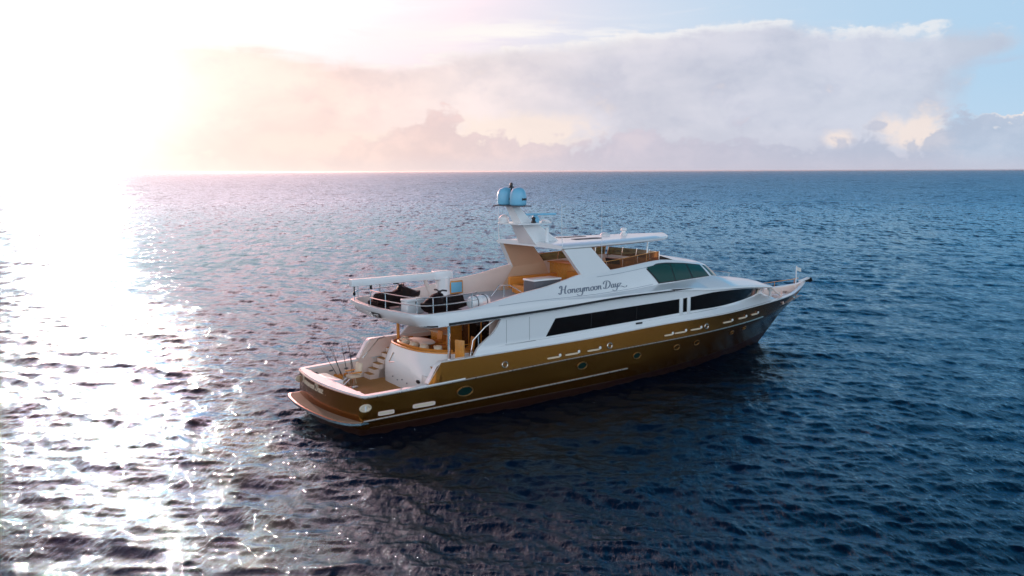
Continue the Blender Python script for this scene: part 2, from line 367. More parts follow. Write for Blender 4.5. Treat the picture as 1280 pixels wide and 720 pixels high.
z_top = crv([(3.5, 5.52), (6.6, 5.55), (8.1, 5.73), (9.9, 6.0), (12, 6.24), (13.4, 6.5), (14.5, 6.69), (16.8, 6.76), (21.6, 6.98), (23.5, 6.80), (25.5, 6.50)])
def house_wall(x, t):
    """point on the sloped upper side, t from its foot (0) to its top (1); returns half-breadth and height"""
    return w_foot(x) * (1 - t) + w_top(x) * t, z_foot(x) * (1 - t) + z_top(x) * t
# ------------------------------------------------------------------ mesh kit
class MB:
    """collects geometry that becomes ONE mesh object"""
    def __init__(s): s.v = []; s.f = []
    def vert(s, p): s.v.append(tuple(p)); return len(s.v) - 1
    def grid(s, rows, close=False, flip=False):
        n = len(rows[0]); ids = [[s.vert(p) for p in r] for r in rows]
        for i in range(len(rows) - 1):
            for j in range(n if close else n - 1):
                k = (j + 1) % n
                s.f.append([ids[i][j], ids[i][k], ids[i+1][k], ids[i+1][j]])
        return ids
    def ngon(s, pts): s.f.append([s.vert(p) for p in pts])
    def box(s, c, d, rz=0.0, ry=0.0, rx=0.0, bev=0.0, taper=(1, 1)):
        M = Matrix.Translation(c) @ Matrix.Rotation(rz, 4, 'Z') @ Matrix.Rotation(ry, 4, 'Y') @ Matrix.Rotation(rx, 4, 'X')
        hx, hy, hz = d[0]/2, d[1]/2, d[2]/2
        if bev <= 0:
            ring = lambda z, k=1, l=1: [M @ Vector((sx*hx*k, sy*hy*l, z)) for sx, sy in ((-1,-1),(1,-1),(1,1),(-1,1))]
            ids = s.grid([ring(-hz), ring(hz, *taper)], close=True)
        else:
            b = min(bev, hx*.9, hy*.9, hz*.9)
            def ring(z, inset, k=1, l=1):
                X, Y = hx - inset, hy - inset; r = b; o = []
                for cx, cy, a0 in ((1,1,0),(-1,1,90),(-1,-1,180),(1,-1,270)):
                    for a in (0, 45, 90):
                        t = math.radians(a0 + a)
                        o.append(M @ Vector(((cx*(X-r) + r*math.cos(t))*k, (cy*(Y-r) + r*math.sin(t))*l, z)))
                return o
            ids = s.grid([ring(-hz, b*.6), ring(-hz + b*.3, b*.15), ring(-hz + b, 0), ring(hz - b, 0, *taper), ring(hz - b*.3, b*.15, *taper), ring(hz, b*.6, *taper)], close=True)
        s.f.append(ids[0][::-1]); s.f.append(ids[-1])
    def tube(s, pts, r, n=8, cap=True):
        pts = [Vector(p) for p in pts]; rs = r if isinstance(r, (list, tuple)) else [r]*len(pts)
        rows = []; up = None
        for i, p in enumerate(pts):
            d = (pts[min(i+1, len(pts)-1)] - pts[max(i-1, 0)]).normalized()
            if up is None: up = Vector((0,0,1)) if abs(d.z) < .9 else Vector((1,0,0))
            a = d.cross(up).normalized(); b = a.cross(d).normalized(); up = b
            rows.append([p + (a*math.cos(2*math.pi*k/n) + b*math.sin(2*math.pi*k/n))*rs[i] for k in range(n)])
        ids = s.grid(rows, close=True)
        if cap: s.f.append(ids[0][::-1]); s.f.append(ids[-1])
    def lathe(s, c, prof, n=20, squash=(1, 1), M=None):
        T = Matrix.Translation(c) @ (M or Matrix.Identity(4))
        ids = s.grid([[T @ Vector((r*math.cos(2*math.pi*k/n)*squash[0], r*math.sin(2*math.pi*k/n)*squash[1], z)) for k in range(n)] for r, z in prof], close=True)
        s.f.append(ids[0][::-1]); s.f.append(ids[-1])
    def prism(s, pts, off):
        """flat outline pushed along the vector off"""
        off = Vector(off); a = [s.vert(p) for p in pts]; b = [s.vert(Vector(p) + off) for p in pts]; n = len(a)
        s.f.append(a[::-1]); s.f.append(b)
        for i in range(n): s.f.append([a[i], a[(i+1)%n], b[(i+1)%n], b[i]])
    def build(s, name, mat, parent=None, smooth=35, recalc=True, weld=True):
        me = bpy.data.meshes.new(name); me.from_pydata(s.v, [], s.f)
        bm = bmesh.new(); bm.from_mesh(me)
        if weld: bmesh.ops.remove_doubles(bm, verts=bm.verts, dist=1e-4)
        bmesh.ops.dissolve_degenerate(bm, edges=bm.edges, dist=1e-5)
        if recalc: bmesh.ops.recalc_face_normals(bm, faces=bm.faces)
        bm.to_mesh(me); bm.free()
        if smooth:
            me.polygons.foreach_set('use_smooth', [True]*len(me.polygons)); me.set_sharp_from_angle(angle=math.radians(smooth))
        me.materials.append(mat)
        o = bpy.data.objects.new(name, me); COL.objects.link(o)
        if parent: o.parent = parent
        return o
def empty(name, loc, rz, label, cat, group=None):
    o = bpy.data.objects.new(name, None); COL.objects.link(o); o.empty_display_size = .3
    o.location = loc; o.rotation_euler = (0, 0, rz); o['label'] = label; o['category'] = cat
    if group: o['group'] = group
    return o
def catmull(pts, n=6):
    P = [Vector(p).to_3d() if len(p) == 2 else Vector(p) for p in pts]; o = []
    for i in range(len(P) - 1):
        a, b, c, d = P[max(i-1,0)], P[i], P[i+1], P[min(i+2, len(P)-1)]
        for k in range(n):
            t = k/n; o.append(0.5*((2*b) + (c-a)*t + (2*a-5*b+4*c-d)*t*t + (3*b-a-3*c+d)*t**3))
    o.append(P[-1]); return o
PSI = 0.6388; BOAT = Vector((-9.817, 41.77, 0.0))
BM = Matrix.Translation(BOAT) @ Matrix.Rotation(PSI, 4, 'Z')
def aboard(name, p, rz, label, cat, group=None):
    """a thing standing on the yacht, placed in the yacht's frame"""
    return empty(name, BM @ Vector(p), PSI + rz, label, cat, group)

# ------------------------------------------------------------------ materials of the yacht
M = {}
M['gold'] = material('gold_paint', (0.29, 0.098, 0.013), rough=.20, metal=.88, coat=.06, spec=.35, var=.02, var_scale=.4)
M['boot'] = material('bottom_paint', (0.030, 0.010, 0.006), rough=.35, var=.2)
M['white'] = material('white_gelcoat', (0.86, 0.86, 0.85), rough=.2, coat=.5, var=.008, var_scale=.8)
M['cream'] = material('cream_bounce_gelcoat', (0.84, 0.68, 0.60), rough=.4, var=.04)  # cream with the pinkish bounced light of the inner walls put in
M['silver'] = material('polished_steel', (0.75, 0.73, 0.70), rough=.18, metal=1, var=.03)
M['glass'] = material('black_glass', (0.006, 0.004, 0.004), rough=.06, spec=.12, var=0)
M['sea_reflection_glass'] = material('teal_reflection_glass', (0.010, 0.065, 0.055), rough=.06, spec=.22, var=.15, var_scale=.9)  # black glass with the sea's teal reflection put into its colour
M['port_glass'] = material('dark_green_glass', (0.004, 0.022, 0.018), rough=.08, spec=.2, var=0)
M['black'] = material('black_trim', (0.012, 0.012, 0.014), rough=.4, var=.1)
M['letter'] = material('grey_lettering', (0.19, 0.22, 0.27), rough=.4, var=.2)
M['warm_bounce'] = material('warm_bounce_gelcoat', (0.80, 0.54, 0.36), rough=.4, var=.03)  # white gelcoat with warm bounced light put into the base colour
M['bronze'] = material('dark_bronze', (0.20, 0.10, 0.03), rough=.3, metal=.8, var=.1)
M['rail'] = material('brushed_rail', (0.50, 0.46, 0.42), rough=.3, metal=.9, var=.05)
M['grey_teak'] = material('weathered_teak', (0.30, 0.20, 0.13), rough=.7, var=.25, var_scale=6)
M['grey'] = material('grey_vinyl', (0.10, 0.105, 0.12), rough=.55, var=.1)
M['nonskid'] = material('pale_grey_nonskid', (0.52, 0.53, 0.55), rough=.7, var=.06, bump=.15, bump_scale=120)
M['maroon'] = material('dark_maroon_cover', (0.010, 0.0035, 0.003), rough=.6, spec=.2, var=.3, var_scale=2, bump=.4, bump_scale=7)
M['orange'] = material('tan_orange_vinyl', (0.66, 0.24, 0.03), rough=.45, var=.1, bump=.12, bump_scale=12)
M['varnish'] = material('varnished_wood', (0.68, 0.27, 0.04), rough=.25, coat=.5, var=.25, var_scale=5)
M['dark_wood'] = material('dark_saloon_wood', (0.10, 0.030, 0.010), rough=.3, coat=.3, var=.3, var_scale=4)
M['pillow'] = material('cream_cloth', (0.75, 0.62, 0.46), rough=.9, var=.08, bump=.2, bump_scale=60)
M['dome'] = material('blue_shaded_plastic', (0.20, 0.54, 0.74), rough=.35, coat=.3, var=.02)  # blue shade on white plastic put into the base colour
M['rope'] = material('white_rope', (0.7, 0.66, 0.6), rough=.8, var=.1)
M['carbon'] = material('dark_rod_blank', (0.02, 0.015, 0.012), rough=.3, var=.1)
M['flag'] = material('white_flag_cloth', (0.8, 0.76, 0.7), rough=.9, var=.1)
def teak_material():
    m = bpy.data.materials.new('teak_planks'); m.use_nodes = True
    b = NB(m.node_tree); p = m.node_tree.nodes['Principled BSDF']
    co = b.node('ShaderNodeTexCoord').outputs['Object']; x, y, z = b.xyz(co)
    fr = b.m('FRACT', b.mul(y, 1 / 0.085)); seam = b.m('LESS_THAN', fr, 0.09)
    g = b.noise(b.vec(b.mul(x, 1.2), b.mul(y, 14.0), z), 2.2, 6.0, 0.65)
    tone = b.noise(b.vec(b.mul(x, .35), b.m('FLOOR', b.mul(y, 1 / 0.085)), 0), 3.1, 1.0)
    c = b.mix(g, (0.36, 0.155, 0.030), (0.54, 0.26, 0.06)); c = b.mix(b.mul(tone, .5), c, (0.44, 0.20, 0.045))
    b.put(p.inputs['Base Color'], b.mix(b.mul(seam, .8), c, (0.03, 0.02, 0.015))); p.inputs['Roughness'].default_value = .6
    return m
M['teak'] = teak_material()
def tinted_screen():
    m = bpy.data.materials.new('brown_tinted_acrylic'); m.use_nodes = True
    b = NB(m.node_tree); b.n.clear(); out = b.node('ShaderNodeOutputMaterial')
    tr = b.node('ShaderNodeBsdfTransparent'); tr.inputs[0].default_value = (0.42, 0.20, 0.07, 1)
    gl = b.node('ShaderNodeBsdfGlossy'); gl.inputs[0].default_value = (.9, .85, .8, 1); gl.inputs['Roughness'].default_value = .05
    df = b.node('ShaderNodeBsdfDiffuse'); df.inputs[0].default_value = (.10, .04, .012, 1)
    fr = b.node('ShaderNodeFresnel'); fr.inputs[0].default_value = 1.2
    m1 = b.node('ShaderNodeMixShader'); m1.inputs[0].default_value = .35; b.l.new(tr.outputs[0], m1.inputs[1]); b.l.new(df.outputs[0], m1.inputs[2])
    m2 = b.node('ShaderNodeMixShader'); b.l.new(fr.outputs[0], m2.inputs[0]); b.l.new(m1.outputs[0], m2.inputs[1]); b.l.new(gl.outputs[0], m2.inputs[2])
    b.l.new(m2.outputs[0], out.inputs['Surface']); return m
M['screen'] = tinted_screen()
# ------------------------------------------------------------------ the yacht: hull
yacht = empty('motor_yacht', BOAT, PSI, 'large gold and white motor yacht with twin mast domes, alone on the open sea', 'yacht')

TR = lambda y, c: c - 0.40 * max(0.0, 1 - (y / 3.7) ** 2)                 # transom bow: further aft in the middle
def horseshoe(w, z, xf, xa, r=0.35, n=64, pw=1.0, bow=None, nt=18):
    """outline from the bow down the starboard side, round the stern and up the port side"""
    side = []
    for i in range(n + 1):
        s = i / n; x = xf + (xa + r - xf) * (1 - (1 - s) ** 1.0)
        side.append((x, -w(x), z(x)))
    W = w(xa + r)
    for k in range(1, 6):
        t = math.pi / 2 * k / 6
        x = xa + r * (1 - math.sin(t)); y = -(W - r + r * math.cos(t)); side.append((x, y, z(x)))
    tr = []
    for k in range(nt + 1):
        y = -(W - r) + 2 * (W - r) * k / nt
        x = xa - 0.40 * ((1 - (y / (W - r)) ** 2)); tr.append((x, y, z(max(xa, 0))))
    return side + tr + [(x, -y, z_) for x, y, z_ in reversed(side)]
# each row: half-breadth, height, stem, stern
rows = [horseshoe(w_kl, lambda x: -1.0, 32.0, 1.3), horseshoe(w_wl, lambda x: 0.0, 34.5, 0.95)]
def blend(wa, za, wb, zb, t): return (lambda x: wa(x)*(1-t) + wb(x)*t), (lambda x: za(x)*(1-t) + zb(x)*t)
zero = lambda x: 0.0
def mid(wa, za, xa, sa, wb, zb, xb, sb, t, bulge=0.0):
    def W(x): return 0
    return None
def lerp_rows(a, b, t): return [tuple(p*(1-t) + q*t for p, q in zip(P, Q)) for P, Q in zip(a, b)]
row_l = horseshoe(w_zl, z_zl, 36.9, 0.75); row_u = horseshoe(w_zu, z_zu, 38.6, 0.85)
mb = MB(); mb.grid([rows[0], lerp_rows(rows[0], rows[1], .5), rows[1]]); 
# painted bottom is the band below the boot line
boot_top = lerp_rows(rows[1], row_l, .42)
mb.grid([rows[1], boot_top]); 
seq = [boot_top, lerp_rows(boot_top, row_l, .5), row_l, lerp_rows(row_l, row_u, .33), lerp_rows(row_l, row_u, .66), row_u]
hb = MB(); hb.grid(seq)
# narrow rim above the upper rail up to the cockpit coaming
row_c = horseshoe(lambda x: w_zu(x), lambda x: z_zu(x) + .055, 38.62, 0.85)
hb.grid([row_u, row_c])
hull = hb.build('hull', M['gold'], yacht, smooth=40)
mb.build('bottom', M['boot'], hull, smooth=40)
# raised bulwark from the break of the cockpit to the bow
XB = [4.30, 4.55, 4.8, 5.05] + [5.05 + (39.95 - 5.05) * (i / 70) for i in range(1, 71)]
bul = MB(); cap = MB(); inn = MB()
for s in (-1, 1):
    lo, hi, cin, li = [], [], [], []
    for x in XB:
        xt = x
        zt = max(z_zb(x), z_zu(x) + .06); w0, w1 = w_zu(min(x, 38.6)), w_zb(x)
        u = min(1, max(0, (x - 30) / 9.95)); xl = x - 1.33 * u ** 1.5                  # the stem rakes aft going down
        lo.append((xl, s * w_zu(xl), z_zu(xl) + .05)); hi.append((xt, s * w1, zt))
        wi = max(0.0, w1 - .27); cin.append((xt - (.27 if x > 39 else 0) * u, s * wi, zt + .03)); li.append((min(x, 38.3), s * max(0, min(wi - .03, w_zu(min(x, 38.55)) - .10)), 2.9 if x > 5.05 else 2.0))
    m_ = [tuple(p*.45 + q*.55 + (0, s*-.05*min(1, max(0, (x-22)/10)), 0)[i] for i, (p, q) in enumerate(zip(P, Q))) for P, Q, x in zip(lo, hi, XB)]
    bul.grid([lo, m_, hi]); cap.grid([[(x, y, z - .02) for x, y, z in hi], [(x, y * 1.004, z + .045) for x, y, z in hi], [(a[0], a[1], a[2] + .02) for a in cin], [(a[0], a[1], a[2] - .06) for a in cin]])
    inn.grid([[(a[0], a[1], a[2] - .05) for a in cin], li])
    # mitred end face of the bulwark at the cockpit
    bul.grid([lo[:4], hi[:4]]); e0, e1 = hi[0], hi[3]
bulwark = bul.build('bulwark', M['gold'], hull, smooth=40)
cap.build('bulwark_cap', M['white'], hull, smooth=50); inn.build('bulwark_lining', M['cream'], hull)
for s in (-1, 1):
    ef = MB(); w = 3.90
    ef.grid([[(4.28, s*w, 2.14), (5.04, s*w, 3.13)], [(4.30, s*(w-.42), 2.14), (5.06, s*(w-.42), 3.13)]])
    ef.grid([[(4.30, s*(w-.42), 2.14), (5.06, s*(w-.42), 3.13)], [(6.4, s*(w-.42), 2.14), (6.4, s*(w-.42), 3.13)]])
    ef.build('bulwark_end', M['cream'], hull, smooth=0)
# rub rails in bright metal
def rail_line(wf, zf, x0, x1, off, r, sides=(-1, 1), n=60):
    mb = MB()
    for s in sides: mb.tube([(x0 + (x1-x0)*i/n, s*(wf(x0 + (x1-x0)*i/n) + off), zf(x0 + (x1-x0)*i/n)) for i in range(n+1)], r, 6)
    return mb
for s in (-1, 1):
    rail_line(w_zu, z_zu, 0.9, 31.2, .015, .040, (s,)).build('rub_rail', M['rail'], hull)
    rail_line(w_zl, z_zl, 0.9, 17.6, .02, .048, (s,)).build('rub_rail', M['rail'], hull)
    rail_line(lambda x: hull_w(x, .42), lambda x: .42, 1.3, 16.5, .01, .018, (s,)).build('spray_rail', M['boot'], hull)
tr_ = MB(); tr_.tube([(x - .02, y, z) for x, y, z in row_u if x < 1.25], .035, 6); tr_.build('rub_rail', M['rail'], hull)
# portholes, fairlead slots and round ports
def on_hull(x, z, s, off=0.0):
    e = .05; w = hull_w(x, z); wx = (hull_w(x+e, z) - hull_w(x-e, z)) / (2*e); wz = (hull_w(x, z+e) - hull_w(x, z-e)) / (2*e)
    n = Vector((-wx, s, -wz * 1.0)); n = Vector((-wx, s*1.0, -wz)).normalized(); t = Vector((1, s*wx, 0)).normalized(); b = n.cross(t)
    if b.z < 0: b = -b
    return Vector((x, s*w, z)) + n*off, t, b, n
def oval(mb, x, z, s, a, b_, d, off=0.0, n=20, power=2.0):
    c, t, b, nn = on_hull(x, z, s, off); ring = []
    for k in range(n):
        th = 2*math.pi*k/n; cx, sy = math.cos(th), math.sin(th)
        ring.append(c + t*(a*math.copysign(abs(cx)**(2/power), cx)) + b*(b_*math.copysign(abs(sy)**(2/power), sy)))
    mb.prism([p - nn*.06 for p in ring], nn*(d + .06))
def oval_ring(mb, x, z, s, a, b_, r):
    c, t, b, nn = on_hull(x, z, s, .015); mb.tube([c + t*a*math.cos(2*math.pi*k/24) + b*b_*math.sin(2*math.pi*k/24) for k in range(25)], r, 6, cap=False)
for s in (-1, 1):
    for x, z, a, b_ in ((6.39, 1.48, .46, .24), (14.1, 1.73, .34, .20), (18.3, 1.75, .30, .18), (21.7, 1.81, .26, .16), (23.6, 1.85, .26, .16), (27.5, 1.95, .24, .15), (29.1, 2.04, .24, .15)):
        p = MB(); oval_ring(p, x, z, s, a, b_, .035); P = p.build('porthole', M['bronze'], hull)
        g = MB(); oval(g, x, z, s, a, b_, .008); g.build('pane', M['port_glass'], P)
    for x, z, ln in ((12.06, 2.45, .55), (13.35, 2.48, .6), (14.93, 2.50, .58), (20.9, 2.66, .45), (21.9, 2.70, .6), (23.3, 2.74, .6), (26.5, 2.82, .6), (28.2, 2.88, .55), (29.8, 2.93, .5)):
        p = MB(); oval(p, x, z, s, ln*.8, .045, .03, power=5); P = p.build('hull_vent', M['pillow'], hull)
        g = MB(); c, t, b, nn = on_hull(x + ln - .12, z + .08, s, .03); g.lathe(c, [(.075, -.02), (.09, .02), (.06, .05)], 12, M=nn.to_track_quat('Z', 'Y').to_matrix().to_4x4()); g.build('vent_knob', M['white'], P)
    for x, z in ((16.13, 2.6), (24.3, 2.8), (8.83, 2.5)):
        p = MB(); oval_ring(p, x, z, s, .17, .15, .03); p.build('round_port', M['silver'], hull)
    for x, z, a in ((2.04, 1.09, .42), (4.06, 1.16, .62)):
        p = MB(); oval(p, x, z, s, a, .105, .03, power=6); P = p.build('scupper_plate', M['cream'], hull)
        g = MB(); oval(g, x, z, s, a*.82, .055, .042, power=6); g.build('slot', M['pillow'], P)
    p = MB(); oval_ring(p, .98, 1.47, s, .26, .15, .05); oval(p, .98, 1.47, s, .2, .1, .01); P = p.build('fairlead', M['pillow'], hull)
    g = MB(); c, t, b, nn = on_hull(.98, 1.47, s, .03); g.tube([c - b*.12, c + b*.12], .05); g.build('roller', M['white'], P)

# ------------------------------------------------------------------ stern: platform, cockpit, transom
out_pf = [(0.35, 3.75), (0.18, 3.55), (-.0, 3.0), (-.14, 2.2), (-.25, 1.2), (-.28, 0), (-.22, -1.2), (-.10, -2.3), (.12, -3.0), (.40, -3.45), (.75, -3.66)]
pf = [(p.x, p.y) for p in catmull(out_pf, 4)]
pl = MB(); pl.prism([(x, y, .66) for x, y in pf] + [(1.2, -3.6, .66), (1.2, 3.6, .66)], (0, 0, .12)); platform = pl.build('swim_platform', M['silver'], yacht, smooth=30)
pt = MB(); pt.prism([(x + .10, y * .975, .775) for x, y in pf] + [(1.2, -3.5, .775), (1.2, 3.5, .775)], (0, 0, .02)); pt.build('platform_teak', M['grey_teak'], platform, smooth=0)
ck = MB()
inner = [(1.25, -3.25), (5.4, -3.45), (5.4, 3.45), (1.25, 3.25)]
ck.prism([(1.0, -3.3, .95), (1.0, 3.3, .95), (5.6, 3.5, .95), (5.6, -3.5, .95)], (0, 0, .12)); ck.build('cockpit_sole', M['teak'], yacht, smooth=0)
# cockpit lining and white coaming
cm = MB(); li = MB(); o_, i_, l_ = [], [], []
def wcoam(x): return w_zu(x)
for x, y, z in horseshoe(w_zu, lambda x: z_zu(x) + .05, 6.4, .85, n=20):
    o_.append((x, y, z)); 
    k = .30 if x > 1.3 else .42
    yi = math.copysign(max(0, abs(y) - .30), y) if abs(y) > 3.0 else y
    xi = x if x > 1.9 else max(x + .42, 1.10 + .12 * (1 - (y/3.6)**2) * 0) if abs(y) < 3.4 else max(x, 1.12)
    i_.append((xi, yi, z)); 
cm.grid([[(x, y*1.002, z - .03) for x, y, z in o_], [(x, y*1.002, z + .05) for x, y, z in o_], [(x, y, z + .05) for x, y, z in i_], [(x, y, z - .08) for x, y, z in i_]])
cm.build('cockpit_coaming', M['white'], yacht, smooth=30)
li.grid([[(x, y, z - .07) for x, y, z in i_], [(x + .02, y*.985, 1.06) for x, y, z in i_]]); lining = li.build('cockpit_lining', M['cream'], yacht, smooth=30)
for s in (-1, 1):
    for x in (1.7, 2.6, 3.5):
        c = MB(); c.box((x, s*3.42, 1.72), (.22, .06, .07), bev=.02); c.build('mooring_cleat', M['grey'], lining)
bt = MB(); bt.box((1.30, .75, 1.54), (.52, 2.1, 1.06), bev=.10); bait = bt.build('bait_tank', M['white'], yacht)
b2 = MB(); b2.box((1.56, -.75, 1.40), (.30, .7, .7), bev=.05); b2.build('transom_gate', M['varnish'], yacht)
# ship's name in script, on the transom and on both upper sides
GLY = {
 'H': (.80, [[(-.18,.18),(-.1,.02),(.04,.02),(.12,.3),(.2,.85),(.12,1.02),(-.02,.9),(.0,.72)], [(.66,1.03),(.56,.7),(.5,.25),(.54,.03),(.68,.04)], [(.02,.48),(.3,.54),(.6,.52)]]),
 'o': (.44, [[(.22,.5),(.06,.42),(.02,.2),(.14,.0),(.3,.08),(.36,.3),(.22,.5),(.36,.46),(.46,.48)]]),
 'n': (.50, [[(.0,.42),(.08,.5),(.08,.25),(.06,.0)], [(.07,.25),(.2,.47),(.33,.47),(.34,.25),(.36,.02),(.5,.06)]]),
 'e': (.42, [[(.04,.22),(.24,.28),(.33,.4),(.22,.51),(.08,.42),(.04,.18),(.16,.0),(.32,.06),(.44,.18)]]),
 'y': (.46, [[(.0,.44),(.07,.5),(.08,.2),(.16,.02),(.3,.1),(.37,.5)], [(.37,.5),(.35,.0),(.26,-.36),(.06,-.46),(-.2,-.38),(-.3,-.28)]]),
 'm': (.80, [[(.0,.42),(.08,.5),(.08,.25),(.06,.0)], [(.07,.25),(.18,.47),(.3,.47),(.32,.25),(.31,.0)], [(.32,.25),(.44,.47),(.57,.47),(.59,.25),(.62,.02),(.76,.06)]]),
 'D': (.86, [[(.26,.96),(.2,.5),(.16,.04)], [(-.14,.62),(-.12,.86),(.1,1.03),(.42,1.0),(.68,.76),(.7,.42),(.5,.1),(.2,.0),(-.06,.06),(-.12,.2)]]),
 'a': (.50, [[(.34,.42),(.2,.5),(.05,.36),(.04,.12),(.16,.0),(.3,.12),(.36,.48)], [(.36,.48),(.35,.14),(.4,.02),(.52,.08)]]),
 'z': (.50, [[(.02,.42),(.12,.5),(.36,.46),(.16,.22),(.02,.02),(.2,.08),(.5,.02),(.86,-.16),(1.1,-.14),(1.16,-.02),(1.06,.02)]]),
 ' ': (.34, [])}
def script_name(mb, text, place, w=.050, shear=.18):
    """broad-nib strokes; place(u, v, lift) maps lettering units to the surface"""
    u0 = 0.2
    for ch in text:
        adv, strokes = GLY[ch]
        for st in strokes:
            P = catmull(st, 5); L, R = [], []
            for i, p in enumerate(P):
                d = P[min(i+1, len(P)-1)] - P[max(i-1, 0)]; d.normalize() if d.length else None
                nrm = Vector((-d.y, d.x, 0)); ww = w * (0.45 + 0.95 * abs(d.y)) * (0.55 if i in (0, len(P)-1) else 1)
                if ch in 'HD': ww *= 1.15
                for lst, sg in ((L, 1), (R, -1)):
                    q = p + nrm * ww * sg; lst.append((u0 + q.x + shear * q.y, q.y))
            mb.grid([[place(u, v, .004) for u, v in L], [place(u, v, .016) for u, v in L], [place(u, v, .016) for u, v in R], [place(u, v, .004) for u, v in R]])
        u0 += adv
    return u0
TX = lambda y: .85 - .40 * (1 - (y / 3.40) ** 2)
tn = MB(); script_name(tn, 'Honeymoon Dayz', lambda u, v, l: (TX(2.75 - u*.40) - .02 - l, 2.75 - u*.40, 1.52 + v*.42)); tn.build('name_lettering', M['pillow'], hull, smooth=0)
for y in (1.3, .55):
    q = MB(); q.box((TX(y) - .03, y, 1.02), (.08, .3, .14), bev=.03); q.build('exhaust_port', M['black'], hull)
for y, z in ((1.9, 1.25), (.9, 1.2), (-1.2, 1.15), (-2.4, 1.12)):
    q = MB(); q.lathe((TX(y) - .02, y, z), [(.06, -.02), (.06, .02), (.03, .035)], 10, M=Matrix.Rotation(-math.pi/2, 4, 'Y')); q.build('courtesy_light', M['white'], hull)
# curved white bulkhead between cockpit and aft deck
base = [(7.4, -3.05), (6.3, -3.15), (5.35, -3.12), (5.02, -2.7), (4.98, -1.5), (5.0, 0), (5.08, 1.4), (5.2, 2.2), (5.6, 2.62), (6.4, 2.7), (7.2, 2.72)]
fold = [(7.4, -2.98), (6.4, -3.0), (5.6, -2.72), (5.2, -2.1), (5.05, -1.2), (5.04, 0), (5.1, 1.4), (5.22, 2.15), (5.62, 2.6), (6.4, 2.7), (7.2, 2.72)]
topp = [(7.4, -2.75), (6.7, -2.62), (6.15, -2.25), (5.72, -1.7), (5.42, -.9), (5.32, .2), (5.38, 1.3), (5.55, 2.05), (5.9, 2.5), (6.5, 2.65), (7.2, 2.68)]
def line(pts, z, n=5): return [(p.x, p.y, z) for p in catmull(pts, n)]
aw = MB(); aw.grid([line(base, 1.05), line(base, 1.7), line(fold, 2.25), lerp_rows(line(fold, 2.25), line(topp, 3.12), .5), line(topp, 3.12), [(x + .12, y*.96, 3.12) for x, y, z in line(topp, 3.12)], [(x + .12, y*.96, 2.5) for x, y, z in line(topp, 3.12)]])
awall = aw.build('aft_bulkhead', M['white'], yacht, smooth=28)
tm = MB(); tm.tube([(x + .04, y*.985, 3.15) for x, y, z in line(topp, 3.12)], .06, 8); tm.build('bulkhead_trim', M['varnish'], awall)
hh = MB(); hh.lathe((4.97, -1.75, 1.75), [(.17, -.03), (.19, .03), (.15, .05)], 16, squash=(.5, 1), M=Matrix.Rotation(-math.pi/2, 4, 'Y')); hh.build('hatch_grip', M['black'], awall)
h2 = MB(); h2.box((5.0, -2.35, 1.9), (.05, .55, .5), bev=.02); h2.build('locker_door', M['white'], awall)
h3 = MB(); h3.tube([(5.08, 1.5, 2.2), (5.22, 1.25, 2.75)], .03, 6); h3.tube([(5.08, 1.5, 2.2), (5.1, .9, 2.3)], .025, 6); h3.build('grab_rail', M['silver'], awall)
for i in range(4):
    q = MB(); q.lathe((4.96, -.6 + .5*i, 1.45 + .1*(i % 2)), [(.035, -.01), (.035, .02)], 8, M=Matrix.Rotation(-math.pi/2, 4, 'Y')); q.build('fastener', M['grey'], awall)
for s in (1, -1):
    if s < 0: continue
    stp = MB(); tread = MB()
    for k in range(6):
        z = 1.07 + (k+1)*.25; x = 4.55 + k*.28
        stp.box((x + .5, s*3.08, (z + 1.0)/2), (1.0, .72, z - 1.0)); tread.box((x + .14, s*3.08, z + .012), (.30, .70, .022))
    stair = stp.build('cockpit_stair', M['cream'], yacht, smooth=0); tread.build('tread', M['teak'], stair, smooth=0)
    q = MB(); q.tube([(4.5, s*3.46, 2.15), (5.5, s*3.46, 3.1), (5.9, s*3.46, 3.2)], .03, 8); q.build('stair_handrail', M['silver'], stair)
# fighting chair in the middle of the cockpit
fc = MB(); fc.tube([(3.05, 1.7, 1.05), (3.05, 1.7, 1.62)], .10, 10); fc.lathe((3.05, 1.7, 1.07), [(.26, 0), (.26, .04), (.12, .08)], 14); fchair = fc.build('fighting_chair', M['silver'], yacht)
q = MB(); q.box((3.05, 1.7, 1.68), (.62, .62, .14), bev=.06); q.build('seat', M['pillow'], fchair)
q = MB(); q.box((3.38, 1.7, 2.05), (.14, .62, .62), ry=.2, bev=.06); q.build('backrest', M['pillow'], fchair)
for s in (-1, 1):
    q = MB(); q.box((3.08, 1.7 + s*.37, 1.92), (.60, .10, .07), bev=.03); q.build('armrest', M['varnish'], fchair)
    q = MB(); q.tube([(2.8, 1.7 + s*.2, 1.62), (2.35, 1.7 + s*.2, 1.30)], .025, 6); q.build('footrest_arm', M['silver'], fchair)
q = MB(); q.box((2.33, 1.7, 1.28), (.32, .55, .05), ry=.6, bev=.02); q.build('footrest', M['orange'], fchair)
# ------------------------------------------------------------------ main deck: sole, house walls, windows, aft saloon front
ad = MB(); ad.prism([(5.45, -2.4, 2.45), (5.45, 2.4, 2.45), (6.3, 3.6, 2.45), (9.4, 3.68, 2.45), (9.4, -3.68, 2.45), (6.3, -3.6, 2.45)], (0, 0, .1)); ad.build('aft_deck', M['teak'], yacht, smooth=0)
fdk = MB(); XF = [30 + 9.6*i/20 for i in range(21)]
fdk.grid([[(x, -max(0, w_zb(x) - .30), 2.95) for x in XF], [(x, 0, 3.0) for x in XF], [(x, max(0, w_zb(x) - .30), 2.95) for x in XF]]); foredeck = fdk.build('foredeck', M['nonskid'], yacht)

